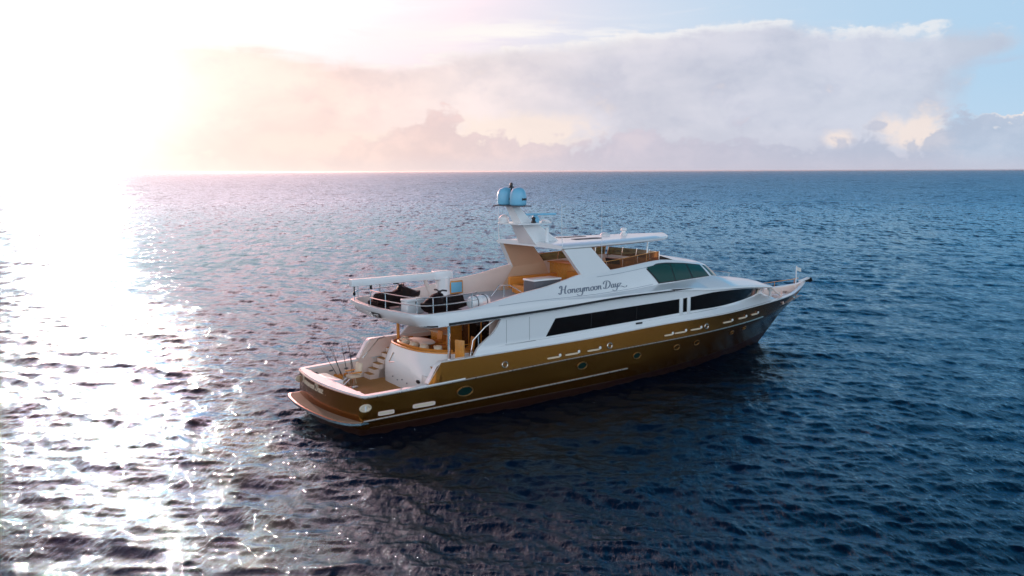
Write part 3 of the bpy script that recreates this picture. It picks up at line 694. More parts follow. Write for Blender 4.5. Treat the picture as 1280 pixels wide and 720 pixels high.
XS_ = lambda a, b, n: [a + (b - a)*i/n for i in range(n+1)]
x_wing = crv([(3.0, 6.95), (3.15, 7.05), (3.63, 7.47), (4.05, 8.1), (4.6, 8.6), (5.2, 8.9)])
house = MB()
def w_wall(x, z):
    zb = z_zb(x); a = min(1, max(0, (z - zb) / .34)); return (w_zb(x) - .02) * (1 - a)**1.0 + w_house(x) * a if x < 33.4 else w_house(x)
for s in (-1, 1):
    rws = []
    for v in (0, .10, .2, .3, .36, .55, .75, 1):
        r = []
        for i in range(61):
            t = i / 60
            xa = x_wing(3.1 + 1.9*v); x = xa + (34.6 - xa) * t
            zt = max(z_edge(x) - .02, z_zb(x) + .45); z = z_zb(x) + .03 + (zt - z_zb(x) - .03) * v
            r.append((x, s * w_wall(x, z), z))
        rws.append(r)
    house.grid(rws)
    # turned-in aft edge of the wing
    house.grid([[r[0] for r in rws], [(r[0][0] + .02, r[0][1] - s*.16, r[0][2]) for r in rws], [(9.4, r[0][1] - s*.16, r[0][2]) for r in rws]])
deckhouse = house.build('deckhouse', M['white'], yacht, smooth=30)
def pane(mb, lo, hi, surf, s, off=.02, thick=.05, nx=40, nz=5):
    """glass following the wall between a lower and an upper edge, each a list of (x, z)"""
    L = catmull([(a, b) for a, b in lo], 12) if len(lo) > 2 else [Vector((lo[0][0]*(1-i/nx) + lo[1][0]*i/nx, lo[0][1]*(1-i/nx) + lo[1][1]*i/nx, 0)) for i in range(nx+1)]
    H = catmull([(a, b) for a, b in hi], 12) if len(hi) > 2 else [Vector((hi[0][0]*(1-i/nx) + hi[1][0]*i/nx, hi[0][1]*(1-i/nx) + hi[1][1]*i/nx, 0)) for i in range(nx+1)]
    g = []
    for k in range(nz + 1):
        t = k / nz; g.append([(a.x*(1-t) + b.x*t, s * (surf(a.x*(1-t) + b.x*t, a.y*(1-t) + b.y*t) + off), a.y*(1-t) + b.y*t) for a, b in zip(L, H)])
    ring_in = lambda r: [(x, y - s*thick, z) for x, y, z in r]
    mb.grid([ring_in(g[0])] + g + [ring_in(g[-1])])
    for c in (0, -1): mb.grid([[r[c] for r in g], [(r[c][0], r[c][1] - s*thick, r[c][2]) for r in g]])
wsurf = lambda x, z: w_house(x)
for s in (-1, 1):
    p = MB(); pane(p, [(11.7, 3.60), (22.02, 3.85)], [(12.36, 4.52), (22.02, 4.70)], wsurf, s, .012); W = p.build('saloon_window', M['glass'], deckhouse)
    for x in (14.9, 18.4):
        q = MB(); q.tube([(x, s*(w_house(x) + .015), 3.68 + (x-11.7)*.024), (x + .05, s*(w_house(x) + .015), 4.53 + (x-12.4)*.016)], .012, 4); q.build('mullion', M['black'], W)
    p = MB(); pane(p, [(22.36, 3.86), (22.72, 3.86)], [(22.36, 4.70), (22.72, 4.71)], wsurf, s, .012, nx=4); p.build('narrow_window', M['glass'], deckhouse)
    for x in (22.19, 22.88):
        p = MB(); p.box((x, s*(w_house(x) + .0), 4.22), (.26, .12, 1.02), bev=.03); p.build('window_pillar', M['white'], deckhouse)
    p = MB(); pane(p, [(23.06, 3.87), (25.96, 3.84), (29.06, 3.90), (31.6, 3.96), (33.2, 4.10)], [(23.06, 4.72), (25.5, 4.80), (28.6, 4.66), (31.6, 4.36), (33.2, 4.14)], wsurf, s, .012); p.build('owner_window', M['glass'], deckhouse)
    q = MB(); q.box((32.15, s*(w_house(32.15)+.02), 4.08), (.5, .07, .12), rz=-s*.45, ry=-.35, bev=.03); q.build('window_chock', M['pillow'], deckhouse)
    q = MB(); q.box((18.6, s*(w_house(18.6) + .05), 3.60), (.5, .06, .10), bev=.02); q.build('side_vent', M['black'], deckhouse)
    q = MB(); q.tube([(7.6 + 3.4*i/12, s*(w_house(7.6 + 3.4*i/12) + .012), 3.42 + .02*i/12*3) for i in range(13)] , .012, 4); q.build('wall_seam', M['grey'], deckhouse)
for s in (-1, 1):
    for x in (9.1, 10.6):
        q = MB(); q.tube([(x, s*(w_house(x) + .004), z) for z in (3.55, 4.0, 4.4, 4.78)], .008, 4); q.build('wall_seam', M['grey'], deckhouse)
    q = MB(); q.tube([(x, s*(w_house(x) + .005), z_zb(x) + .36) for x in XS_(9.0, 30.0, 40)], .009, 4); q.build('wall_seam', M['grey'], deckhouse)
# rounded front of the house
fr = MB(); R = []
for v in (0, .5, 1):
    r = []
    for i in range(15):
        a = -math.pi/2 + math.pi*i/14; w = w_house(33.6); x = 33.6 + .9*math.cos(a); r.append((x, w*math.sin(a), 2.9 + (z_edge(33.6) - 2.9)*v))
    R.append(r)
fr.grid(R); fr.build('house_front', M['white'], deckhouse)
# aft saloon front: varnished wood to port, dark doorway to starboard
sf = MB(); sf.box((9.2, 2.15, 3.7), (.14, 2.9, 2.45)); safront = sf.build('saloon_front', M['varnish'], yacht, smooth=0)
sd_ = MB(); sd_.box((9.32, -1.35, 3.7), (.06, 4.05, 2.45)); sdoor = sd_.build('saloon_door', M['dark_wood'], safront, smooth=0)
for y in (-2.4, -1.2, .0):
    q = MB(); q.box((9.27, y, 3.7), (.06, .08, 2.3)); q.build('door_frame', M['varnish'], sdoor, smooth=0)
for y in (-1.8, -.6):
    q = MB(); q.box((9.28, y, 3.65), (.02, 1.1, 2.2)); q.build('pane', M['glass'], sdoor, smooth=0)
q = MB(); q.box((8.75, .72, 3.7), (.8, .12, 2.45)); q.build('corner_post', M['varnish'], safront, smooth=0)
q = MB(); q.box((8.7, 1.65, 2.98), (.75, 1.7, .86), bev=.03); bar = q.build('aft_bar', M['varnish'], yacht)
q = MB(); q.box((8.68, 1.65, 3.44), (.9, 1.85, .05), bev=.02); q.build('counter_top', M['pillow'], bar)
# gate post by the starboard boarding break
q = MB(); q.box((6.5, -3.3, 3.5), (.12, .55, .95), rz=.35, bev=.03); gate = q.build('boarding_gate', M['varnish'], yacht)
q = MB(); q.box((6.45, -3.06, 3.0), (.1, .1, .3)); q.build('hinge', M['black'], gate)
q = MB(); q.tube([(7.0, -3.5, 3.15), (7.15, -3.5, 3.9), (7.9, -3.5, 4.5), (8.6, -3.5, 4.85)], .035, 8); q.tube([(7.5, -3.5, 3.2), (7.5, -3.5, 4.15)], .028, 6); q.tube([(7.2, -3.5, 3.1), (7.0, -3.62, 3.4)], .03, 6); q.build('boarding_rail', M['silver'], yacht)
st2 = MB()
for k in range(5): st2.box((8.55 + .24*k, -3.18, 3.0 + .34*k), (.34, .62, .07), bev=.01)
st2.box((9.3, -2.84, 3.75), (1.3, .06, 1.9), ry=0); st2.build('side_stair', M['cream'], yacht, smooth=0)
# overhang supports
for s in (-1, 1):
    q = MB(); q.tube([(6.3, s*2.62, 2.55), (6.3, s*2.62, 4.9)], .085, 12); q.lathe((6.3, s*2.62, 4.72), [(.14, 0), (.18, .1), (.18, .14)], 12); q.build('overhang_post', M['varnish'] if s > 0 else M['silver'], yacht)
# curved settee inside the bulkhead
ins = [(6.75, -2.3), (6.3, -2.0), (5.95, -1.5), (5.68, -.8), (5.58, .2), (5.62, 1.2), (5.8, 1.85), (6.2, 2.25), (6.8, 2.4)]
C = line(ins, 0, 4)
def inward(P, d):
    o = []
    for i, p in enumerate(P):
        a = Vector(P[max(i-1, 0)]); b = Vector(P[min(i+1, len(P)-1)]); t = (b - a).normalized(); n = Vector((t.y, -t.x, 0)); o.append((p[0] + n.x*d, p[1] + n.y*d))
    return o
i1, i2 = inward(C, .18), inward(C, .75)
sb = MB(); sb.grid([[(x, y, 2.55) for x, y, _ in C], [(x, y, 3.22) for x, y, _ in C], [(x, y, 3.27) for x, y in inward(C, .06)], [(x, y, 3.22) for x, y in i1], [(x, y, 2.9) for x, y in i1]]); settee = sb.build('aft_settee', M['orange'], yacht)
ss = MB(); ss.grid([[(x, y, 2.98) for x, y in i1], [(x, y, 3.02) for x, y in inward(C, .3)], [(x, y, 3.02) for x, y in inward(C, .65)], [(x, y, 2.96) for x, y in i2], [(x, y, 2.55) for x, y in i2]]); ss.build('seat_cushion', M['pillow'], settee)

# ------------------------------------------------------------------ upper deck: side shell, floor, sloped sides
XS = lambda xf, xa, n: [xf + (xa - xf)*i/n for i in range(n+1)]
def shoe(w, z, xa, xf=34.3, r=.9, bow=.35, n=70, lift=0.0):
    side = [(x, -w(x), z(x) + lift) for x in XS(xf, xa + r, n)]
    W = w(xa + r)
    for k in range(1, 8):
        t = math.pi/2*k/8; side.append((xa + r*(1 - math.sin(t)), -(W - r + r*math.cos(t)), z(xa) + lift))
    tr = []
    for k in range(13):
        y = -(W - r) + 2*(W - r)*k/12; tr.append((xa - bow*(1 - (y/(W-r))**2), y, z(xa) + lift))
    return side + tr + [(x, -y, z_) for x, y, z_ in reversed(side)]
def wide(f, d): return lambda x: max(.2, f(x) + d)
us = MB()
us.grid([shoe(wide(w_edge, -.42), z_edge, 4.55, lift=-.10), shoe(wide(w_edge, -.12), z_edge, 4.32, lift=-.06), shoe(w_edge, z_edge, 4.15), shoe(wide(w_edge, -.02), lambda x: z_edge(x)*.4 + z_crease(x)*.6, 3.95), shoe(wide(w_edge, -.05), z_crease, 3.78), shoe(w_foot, z_foot, 3.75)])
upper = us.build('upper_deck', M['white'], yacht, smooth=38)
# sloped sides with the name, from the stern to the wheelhouse
w_t = lambda x: w_top(x); XT = 21.6
sl = MB()
def shoe2(t, xa, xf=25.4, dz=0.0, dw=0.0):
    return shoe(lambda x: house_wall(x, t)[0] + dw, lambda x: house_wall(x, t)[1] + dz, xa, xf=xf)
def inner_side(dw, z, xa, xf=XT):
    return shoe(lambda x: w_top(x) - dw, z, xa, xf=xf)
sl.grid([shoe2(0, 3.75), shoe2(.33, 3.74), shoe2(.66, 3.73), shoe2(.96, 3.72), shoe2(1.0, 3.74, dz=.015, dw=-.03)])
sides = sl.build('upper_bulwark', M['white'], upper, smooth=38)
il = MB(); il.grid([shoe2(1.0, 3.74, XT, dz=.015, dw=-.03), inner_side(.15, lambda x: z_top(x) + .015, 3.95), inner_side(.20, lambda x: z_top(x) - .05, 4.0), inner_side(.22, lambda x: 5.18, 4.02)])
il.build('bulwark_inside', M['cream'], upper, smooth=38)
fl = MB(); fl.ngon([(x, y, 5.2) for x, y, z in inner_side(.12, lambda x: 5.2, 3.9)]); 
fl.build('boat_deck_floor', M['nonskid'], upper, smooth=0)
so = MB(); so.ngon([(x, y, 4.80) for x, y, z in shoe(wide(w_edge, -.44), z_edge, 4.6, xf=12)]); so.build('overhang_soffit', M['cream'], upper, smooth=0)
# dark stripes
for s in (-1, 1):
    q = MB(); xs = XS(5.45, 21.4, 50)
    q.grid([[(x, s*(w_edge(x) + .012), z_edge(x) + .01) for x in xs], [(x, s*(w_edge(x) + .012), z_edge(x) + .14 - .06*max(0, (x-17)/4.4)) for x in xs]]); q.build('dark_stripe', M['black'], upper, smooth=0)
q = MB(); A = [p for p in shoe(wide(w_edge, .015), z_edge, 4.135, lift=.0) if p[0] < 5.0 and p[1] < -1.2]
q.grid([[(x, y, z + .02) for x, y, z in A], [(x - .03, y*1.001, z + .10) for x, y, z in A]]); q.build('dark_stripe', M['black'], upper, smooth=0)
# builder's emblem on the stern of the upper deck: black patch with a white bent mark
emb = MB(); ex = lambda y, z: 4.15 - .35*(1 - (y/3.05)**2) - .30*(z - 4.86)/.5 - .10
emb.grid([[(ex(y, z) , y, z) for y in (-.55, -.1, .35)] for z in (4.99, 5.12, 5.25)]); E_ = emb.build('emblem_patch', M['black'], upper, smooth=0)
q = MB()
for P in ([(.25, 5.08), (.02, 5.17), (-.08, 5.13), (.12, 5.06)], [(.02, 5.17), (-.42, 5.20), (-.40, 5.13), (-.08, 5.13)], [(-.05, 5.13), (-.22, 5.03), (-.32, 5.05), (-.18, 5.14)]):
    q.ngon([(ex(y, z) - .012, y, z) for y, z in P])
q.build('emblem_mark', M['white'], E_, smooth=0)
for s in (-1, 1):
    q = MB(); q.ngon([(21.0, s*(w_edge(21.0) + .012), 5.40), (23.3, s*(w_edge(23.3) + .02), 5.27), (21.5, s*(w_edge(21.5) + .015), 5.26)]); q.build('side_vent', M['black'], upper, smooth=0)
# trunk roof forward of the wheelhouse
zc = crv([(19, 5.62), (26, 5.60), (28, 5.42), (29, 5.25), (31.6, 4.97), (33.6, 4.60), (34.3, 4.30)])
tr2 = MB(); XR = XS(19.5, 34.3, 50)
def trow(k):
    return [(x, w_foot(x)*k, z_foot(x) + (zc(x) - z_foot(x))*(1 - abs(k)**2.2)) for x in XR]
tr2.grid([trow(k) for k in (-1, -.85, -.6, -.3, 0, .3, .6, .85, 1)]); tr2.build('trunk_roof', M['white'], upper, smooth=40)
nose = MB(); nose.ngon([(34.3, w_edge(34.3)*k, z) for k, z in ((-1, 4.15), (-.95, 4.2), (-.5, 4.27), (0, 4.30), (.5, 4.27), (.95, 4.2), (1, 4.15))]); nose.build('roof_nose', M['white'], upper, smooth=0)
for s in (-1, 1):
    q = MB(); q.tube([(x, s*(house_wall(x, .80)[0] + .004), house_wall(x, .80)[1]) for x in XS_(15.6, 20.2, 20)], .010, 4); q.build('panel_seam', M['letter'], upper)
    q = MB(); q.tube([(x, s*(house_wall(x, .045)[0] + .004), house_wall(x, .045)[1]) for x in XS_(8.5, 20.5, 40)], .010, 4); q.build('panel_seam', M['letter'], upper)
# lettering on the sloped sides
for s in (-1, 1):
    def place(u, v, l, s=s):
        x = 12.55 + u*.655 if s < 0 else 17.5 - u*.655
        z = 5.80 + v*.40
        t = (z - z_foot(x)) / (z_top(x) - z_foot(x)); w, _ = house_wall(x, t); return (x, s*(w + l + .004), z)
    q = MB(); script_name(q, 'Honeymoon Dayz', place, w=.044); q.build('name_lettering', M['letter'], sides, smooth=0)

# ------------------------------------------------------------------ wheelhouse
low = [(19.0, w_foot(19.0) - .03), (21, w_foot(21) - .005), (23, w_foot(23)), (26.4, w_foot(26.4)), (27.6, 1.75), (28.5, 1.05), (28.95, 0)]
hi_ = [(19.0, w_top(19.0) - .03), (21, w_top(21) - .03), (23, 2.36), (25.5, 2.02), (26.6, 1.60), (27.35, .95), (27.7, 0)]
zlo = lambda x: z_foot(x) - .02 if x < 26.4 else 5.62 - (x - 26.4)*.13
zhi = crv([(19, 6.76), (21.6, 6.95), (23.5, 6.80), (25.5, 6.50), (26.6, 6.32), (27.7, 6.14)])
LO = catmull(low, 8); HI = catmull(hi_, 8)
def ph(i, t, s, off=0.0):
    a, b = LO[i], HI[i]; x, y = a.x*(1-t) + b.x*t, a.y*(1-t) + b.y*t; z = zlo(a.x)*(1-t) + zhi(b.x)*t
    bul_ = .05*math.sin(math.pi*t); return Vector((x + off*.5*(i > 26), s*(y + bul_*(y > .3) + off), z + off*.4))
wh = MB()
for s in (-1, 1): wh.grid([[ph(i, t, s) for i in range(len(LO))] for t in (0, .25, .5, .75, 1)])
rr = [[ph(i, 1, s) for i in range(16, len(HI))] for s in (-1, 1)]
top_rows = []
for k in (-1, -.8, -.5, 0, .5, .8, 1):
    top_rows.append([(p.x, p.y*-k if k else 0.0, p.z + .26*(1 - abs(k)**2)*min(1, abs(p.y)/1.6)) for p in rr[0]])
wh.grid(top_rows)
wheelhouse = wh.build('wheelhouse', M['white'], yacht, smooth=40)
fw = MB(); fw.box((21.75, 0, 6.1), (.10, 4.7, 1.75)); fw.build('wheelhouse_back', M['white'], wheelhouse, smooth=0)
def glass_strip(i0, i1, t0, t1, s, name, slant0=0, slant1=0):
    q = MB(); rows_ = []
    for t in [t0 + (t1 - t0)*k/4 for k in range(5)]:
        f = (t - t0)/(t1 - t0); r = []
        a0, a1 = i0 + slant0*f, i1 + slant1*f
        for k in range(17):
            ii = a0 + (a1 - a0)*k/16; j = min(int(ii), len(LO)-2); fr_ = ii - j
            r.append(ph(j, t, s, .018)*(1-fr_) + ph(j+1, t, s, .018)*fr_)
        rows_.append(r)
    q.grid(rows_); return q.build(name, M['sea_reflection_glass'], wheelhouse, smooth=40)
for s in (-1, 1):
    # dark surround, then the three side lights
    g = glass_strip(8.2, 24.0, .04, .90, s, 'window_band', slant0=-4.2, slant1=0); g.data.materials[0] = M['black']
    def light(i0, i1, sl0, sl1):
        q = MB(); rows_ = []
        for t in [.09 + (.85 - .09)*k/4 for k in range(5)]:
            f = (t - .04)/.86; r = []
            a0, a1 = i0 + sl0*f, i1 + sl1*f
            for k in range(13):
                ii = a0 + (a1 - a0)*k/12; j = min(int(ii), len(LO)-2); q_ = ii - j
                r.append(ph(j, t, s, .030)*(1-q_) + ph(j+1, t, s, .030)*q_)
            rows_.append(r)
        q.grid(rows_); q.build('side_light', M['sea_reflection_glass'], g)
    light(8.7, 14.6, -4.2, -1.2); light(14.9, 19.2, -1.2, -.4); light(19.5, 23.6, -.4, 0)
    w = glass_strip(25.5, 34.5, .08, .9, s, 'windscreen'); glass_strip(35.0, 44.0, .08, .9, s, 'windscreen') if len(LO) > 46 else glass_strip(35.0, len(LO) - 1.6, .08, .9, s, 'windscreen')
# ------------------------------------------------------------------ flybridge: screens, hardtop, arch, mast
for s in (-1, 1):
    q = MB(); xs = XS(15.5, 21.55, 24)
    q.grid([[(x, s*(w_top(x) - .10), z_top(x)) for x in xs], [(x + .04, s*(w_top(x) - .16), z_top(x) + .50 + .0*(x)) for x in xs]]); scr = q.build('wind_screen', M['screen'], upper, smooth=40)
    q = MB(); q.tube([(x + .04, s*(w_top(x) - .16), z_top(x) + .51) for x in xs], .022, 6); q.build('screen_rail', M['varnish'], scr)
    for x in (16.6, 18.0, 19.4, 20.6, 21.5):
        q = MB(); q.tube([(x, s*(w_top(x) - .13), z_top(x)), (x + .04, s*(w_top(x) - .19), z_top(x) + .52)], .03, 6); q.build('screen_post', M['silver'], scr)
q = MB(); ys = [-2.34 + 4.68*i/12 for i in range(13)]
q.grid([[(21.6 + .35*(1 - (y/2.4)**2), y, 6.95) for y in ys], [(21.7 + .35*(1 - (y/2.4)**2), y*.97, 7.46) for y in ys]]); fs = q.build('wind_screen', M['screen'], upper)
for y in (-2.3, -1.2, 0, 1.2, 2.3):
    q = MB(); q.tube([(21.62 + .35*(1 - (y/2.4)**2), y, 6.92), (21.72 + .35*(1 - (y/2.4)**2), y*.97, 7.5)], .03, 6); q.build('screen_post', M['silver'], fs)
q = MB(); q.tube([(20.6, -2.3, 6.9), (20.7, -2.3, 8.15)], .055, 8); q.build('hardtop_post', M['silver'], upper)
q = MB(); q.tube([(20.6, 2.3, 6.9), (20.7, 2.3, 8.15)], .055, 8); q.build('hardtop_post', M['silver'], upper)
ht_w = crv([(13.3, 3.08), (15.5, 3.02), (18, 2.72), (20.5, 2.3), (22.5, 1.75), (23.6, 1.2), (24.3, .35)])
htx = [13.38 + (24.3 - 13.38)*i/30 for i in range(31)]
def hrow(k, z, dx=0, inset=0): return [(x, k*max(.02, ht_w(x) - inset), z + .10*(1 - abs(k)**2)) for x in htx]
ht = MB(); loop = [hrow(-1, 8.16), hrow(-1, 8.24), hrow(-.97, 8.29), hrow(-.6, 8.30), hrow(0, 8.31), hrow(.6, 8.30), hrow(.97, 8.29), hrow(1, 8.24), hrow(1, 8.16), hrow(.96, 8.09), hrow(0, 8.02), hrow(-.96, 8.09)]
ids = ht.grid(loop + [loop[0]]); ht.f.append([r[0] for r in ids[:-1]]); ht.f.append([r[-1] for r in ids[:-1]][::-1])
hardtop = ht.build('hardtop', M['white'], yacht, smooth=40)
for x, y, a, b in ((17.2, -.7, 2.0, .5), (17.2, .7, 2.0, .5)):
    q = MB(); q.box((x, y, 8.40), (a, b, .03), bev=.01); q.build('roof_hatch', M['black'], hardtop)
q = MB(); q.lathe((20.9, .0, 8.40), [(.20, 0), (.22, .08), (.12, .16), (.10, .26)], 14); q.lathe((20.9, 0, 8.72), [(.06, -.1), (.16, -.06), (.20, 0), (.16, .1), (.05, .14)], 14); q.build('search_light', M['white'], hardtop)
q = MB(); q.lathe((19.8, .5, 8.40), [(.30, 0), (.32, .06), (.25, .13), (.08, .18)], 16); q.build('satellite_puck', M['white'], hardtop)
q = MB(); q.lathe((13.9, -1.1, 8.38), [(.10, 0), (.10, .75), (.06, .8)], 10); q.build('antenna_base', M['white'], hardtop)
# arch legs: raked fins from the deck side up to the hardtop
for s in (-1, 1):
    q = MB(); L = [(14.55, 6.58), (16.85, 6.72), (15.55, 8.10), (13.52, 8.10)]
    yb = [3.42, 3.24, 2.98, 3.02]
    q.grid([[(x, s*y, z) for (x, z), y in zip(L, yb)], [(x + .05, s*(y - .34), z) for (x, z), y in zip(L, yb)]], close=True)
    q.ngon([(x, s*y, z) for (x, z), y in zip(L, yb)])
    lo_ = MB(); 
    q.grid([[(x, s*y, z) for x, y, z in ((14.0, 3.44, 5.9), (17.0, 3.25, 5.9))], [(x, s*y, z) for x, y, z in ((14.55, 3.42, 6.58), (16.85, 3.24, 6.72))]])
    AL = q.build('arch_leg', M['white'], hardtop, smooth=25)
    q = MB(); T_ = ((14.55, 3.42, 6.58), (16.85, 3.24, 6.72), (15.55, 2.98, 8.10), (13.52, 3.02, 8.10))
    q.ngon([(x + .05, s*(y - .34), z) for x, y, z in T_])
    q.grid([[(x, s*(y-.34), z) for x, y, z in ((13.6, 3.44, 5.2), (17.6, 3.25, 5.2))], [(x + .05, s*(y-.34), z) for x, y, z in T_[:2]]]); q.build('arch_inner_face', M['warm_bounce'], AL, smooth=0)  # inner faces coloured tan for the warm light bounced onto them
# mast
def trunk(mb, a, b, fa=.0):
    """raked box from base rectangle a to top rectangle b: (x0, x1, half width, z)"""
    r = lambda q: [(q[0], -q[2], q[3]), (q[1], -q[2]*.8, q[3]), (q[1], q[2]*.8, q[3]), (q[0], q[2], q[3])]
    ids = mb.grid([r(a), r(b)], close=True); mb.f.append(ids[0][::-1]); mb.f.append(ids[1])
q = MB(); trunk(q, (13.30, 15.3, .78, 8.25), (12.50, 13.65, .50, 9.46)); mast = q.build('mast', M['white'], yacht, smooth=0)
q = MB(); trunk(q, (12.62, 13.45, .40, 9.45), (12.02, 12.55, .30, 10.42)); q.build('mast_top', M['white'], mast, smooth=0)
q = MB(); q.prism([(11.95, -1.0, 9.40), (13.3, -1.15, 9.40), (14.6, -.65, 9.40), (14.6, .65, 9.40), (13.3, 1.15, 9.40), (11.95, 1.0, 9.40)], (0, 0, .07)); q.build('radar_shelf', M['white'], mast, smooth=0)
q = MB(); q.prism([(11.75, -1.15, 10.41), (12.75, -1.15, 10.41), (12.75, 1.15, 10.41), (11.75, 1.15, 10.41)], (0, 0, .05)); q.build('dome_shelf', M['grey'], mast, smooth=0)
for s in (-1, 1):
    q = MB(); q.lathe((12.22, s*.60, 10.46), [(.38, 0), (.45, .06), (.47, .25), (.465, .55), (.42, .75), (.31, .91), (.14, .985), (.02, 1.0)], 28); D = q.build('satellite_dome', M['dome'], mast)
    q = MB()                                                         # the maker's name is only a dark smear of letters in the photograph
    for k in range(7):
        a = -.9 - .13*k; n = Vector((math.cos(a), math.sin(a), 0)); t = Vector((-math.sin(a), math.cos(a), 0)); c = Vector((12.22, s*.60, 10.82)) + n*.473
        w, h = (.026, .055 if k % 3 else .075); q.prism([c - t*w - Vector((0,0,h)), c + t*w - Vector((0,0,h)), c + t*w + Vector((0,0,h*.8)), c - t*w + Vector((0,0,h*.8))], n*.012)
    q.build('dome_lettering', M['black'], D, smooth=0)
q = MB(); q.tube([(12.2, 0, 10.46), (12.2, 0, 11.45)], .05, 8); q.lathe((12.2, 0, 11.42), [(.07, 0), (.17, .03), (.17, .07), (.08, .09), (.09, .22), (.05, .3)], 12); q.build('masthead_light', M['black'], mast)
q = MB(); q.lathe((13.9, 0, 9.47), [(.24, 0), (.24, .2), (.16, .28), (.14, .36)], 16); RD = q.build('radar_pedestal', M['dome'], mast)
q = MB(); q.box((14.05, 0, 9.90), (2.3, .17, .13), rz=-.35, bev=.05); q.build('radar_scanner', M['dome'], RD)
q = MB(); q.lathe((12.3, .85, 9.47), [(.26, 0), (.30, .1), (.28, .28), (.16, .4), (.02, .44)], 18); q.build('small_dome', M['white'], mast)
q = MB(); q.lathe((13.2, -.75, 9.47), [(.14, 0), (.14, .08), (.09, .1), (.09, .22), (.13, .24), (.13, .28), (.04, .34)], 12); q.build('navigation_light', M['black'], mast)
q = MB(); q.box((14.35, -.35, 9.52), (.3, .4, .10), bev=.03); q.build('camera_housing', M['white'], mast)
for p, h in (((13.5, 3.0, 8.2), 2.1), ((13.5, -2.9, 8.2), 2.4), ((16.3, -3.05, 6.7), 3.5), ((12.0, .9, 9.4), .8)):
    q = MB(); q.tube([p, (p[0] - .02, p[1], p[2] + h*.25), (p[0] - .05, p[1], p[2] + h)], [.022, .016, .007], 6); q.build('whip_antenna', M['white'], hardtop)
# flybridge furniture that is fixed
def settee_block(parts, name, mat):
    q = MB()
    for c, d, b in parts: q.box(c, d, bev=b)
    return q.build(name, mat, upper)
st_ = settee_block([((14.6, .6, 5.62), (3.4, .8, .5), .10), ((13.1, -.8, 5.62), (.8, 2.6, .5), .10), ((16.6, -.6, 5.62), (.8, 3.0, .5), .10)], 'flybridge_settee', M['orange'])
q = MB(); q.box((14.6, 1.1, 5.95), (3.6, .22, .65), bev=.08); q.box((17.1, -.6, 5.98), (.24, 3.0, .7), bev=.08); q.build('settee_back', M['orange'], st_)
br = MB(); br.box((17.75, 1.7, 5.95), (.75, 2.6, 1.5), bev=.03); FB = br.build('flybridge_bar', M['varnish'], upper)
q = MB(); q.box((17.75, 1.7, 6.74), (1.1, 2.9, .06), bev=.02); q.build('bar_top', M['orange'], FB)
br = MB(); br.box((17.55, -1.6, 5.95), (.35, 2.3, 1.5), bev=.03); br.build('bar_side', M['varnish'], FB)
hc = MB(); hc.box((20.6, .2, 6.05), (1.0, 2.4, 1.7), bev=.12, taper=(.75, .95)); helm = hc.build('helm_console', M['pillow'], upper)
q = MB(); q.box((20.18, .2, 6.78), (.06, 1.2, .42), ry=-.35, bev=.02); q.build('helm_screen', M['black'], helm)
q = MB(); q.tube([(19.95 + .0*k, .2 + .22*math.cos(k*.524), 6.55 + .22*math.sin(k*.524)) for k in range(13)], .02, 6, cap=False); q.build('steering_wheel', M['silver'], helm)
# davit crane over the boat deck
q = MB(); q.lathe((7.75, .2, 5.2), [(.46, 0), (.46, .12), (.40, .2), (.36, 1.0), (.42, 1.5)], 20); crane = q.build('davit_crane', M['white'], yacht)
q = MB(); q.box((5.25, .12, 6.84), (6.0, .34, .36), rz=0.0, bev=.03); q.box((7.6, .14, 6.85), (1.0, .46, .46), bev=.05); q.build('boom', M['white'], crane)
q = MB(); q.tube([(2.45, .1, 6.66), (2.45, .1, 6.35)], .03, 6); q.lathe((2.45, .1, 6.18), [(.03, 0), (.07, .06), (.07, .18), (.03, .22)], 8); q.build('hook', M['black'], crane)
q = MB(); q.tube([(7.1, .14, 5.4), (6.6, .14, 6.66)], .10, 10); q.build('luffing_ram', M['cream'], crane)
q = MB(); q.tube([(3.95, 1.35, 5.5), (3.85, 1.0, 6.35)], .03, 6); sl_ = q.build('stern_staff', M['white'], upper)
q = MB(); q.lathe((3.85, 1.0, 6.3), [(.05, 0), (.07, .06), (.07, .22), (.03, .26)], 8); q.build('stern_light', M['black'], sl_)
# boat deck rails
def rail(pts, hts, posts, name, r=.026):
    q = MB()
    for h in hts: q.tube([(p.x, p.y, p.z + h) for p in catmull(pts, 6)], r, 6)
    for p in posts: q.tube([p, (p[0], p[1], p[2] + hts[0])], r, 6)
    return q.build(name, M['silver'], upper)
zr = 5.53
rail([(3.60, .6, zr), (3.62, -.6, zr), (3.85, -2.4, zr), (4.15, -3.35, zr), (4.7, -3.68, zr), (6.0, -3.72, zr), (7.3, -3.7, zr + .06)], (.78, .40), [(3.60, .6, zr), (3.66, -.9, zr), (4.1, -3.25, zr), (4.75, -3.68, zr), (5.5, -3.72, zr), (7.0, -3.7, zr)], 'boat_deck_rail')
rail([(3.7, 2.6, zr), (4.4, 3.6, zr), (6.0, 3.7, zr), (7.3, 3.7, zr + .06)], (.78, .40), [(3.7, 2.6, zr), (4.4, 3.6, zr), (5.8, 3.7, zr), (7.2, 3.7, zr)], 'boat_deck_rail')
q = MB(); q.tube([(8.3, -3.5, 6.05), (8.9, -3.4, 6.55), (9.6, -3.35, 6.5), (10.3, -3.4, 6.1)], .025, 6); q.tube([(9.2, -3.38, 5.6), (9.2, -3.38, 6.55)], .02, 6); q.build('stair_hoop', M['silver'], upper)
q = MB(); q.box((10.6, 3.32, 5.62), (.9, .10, .75), bev=.02); DW = q.build('locker_frame', M['varnish'], upper)
q = MB(); q.box((10.6, 3.27, 5.62), (.74, .06, .6), bev=.01); q.build('locker_panel', M['dome'], DW)
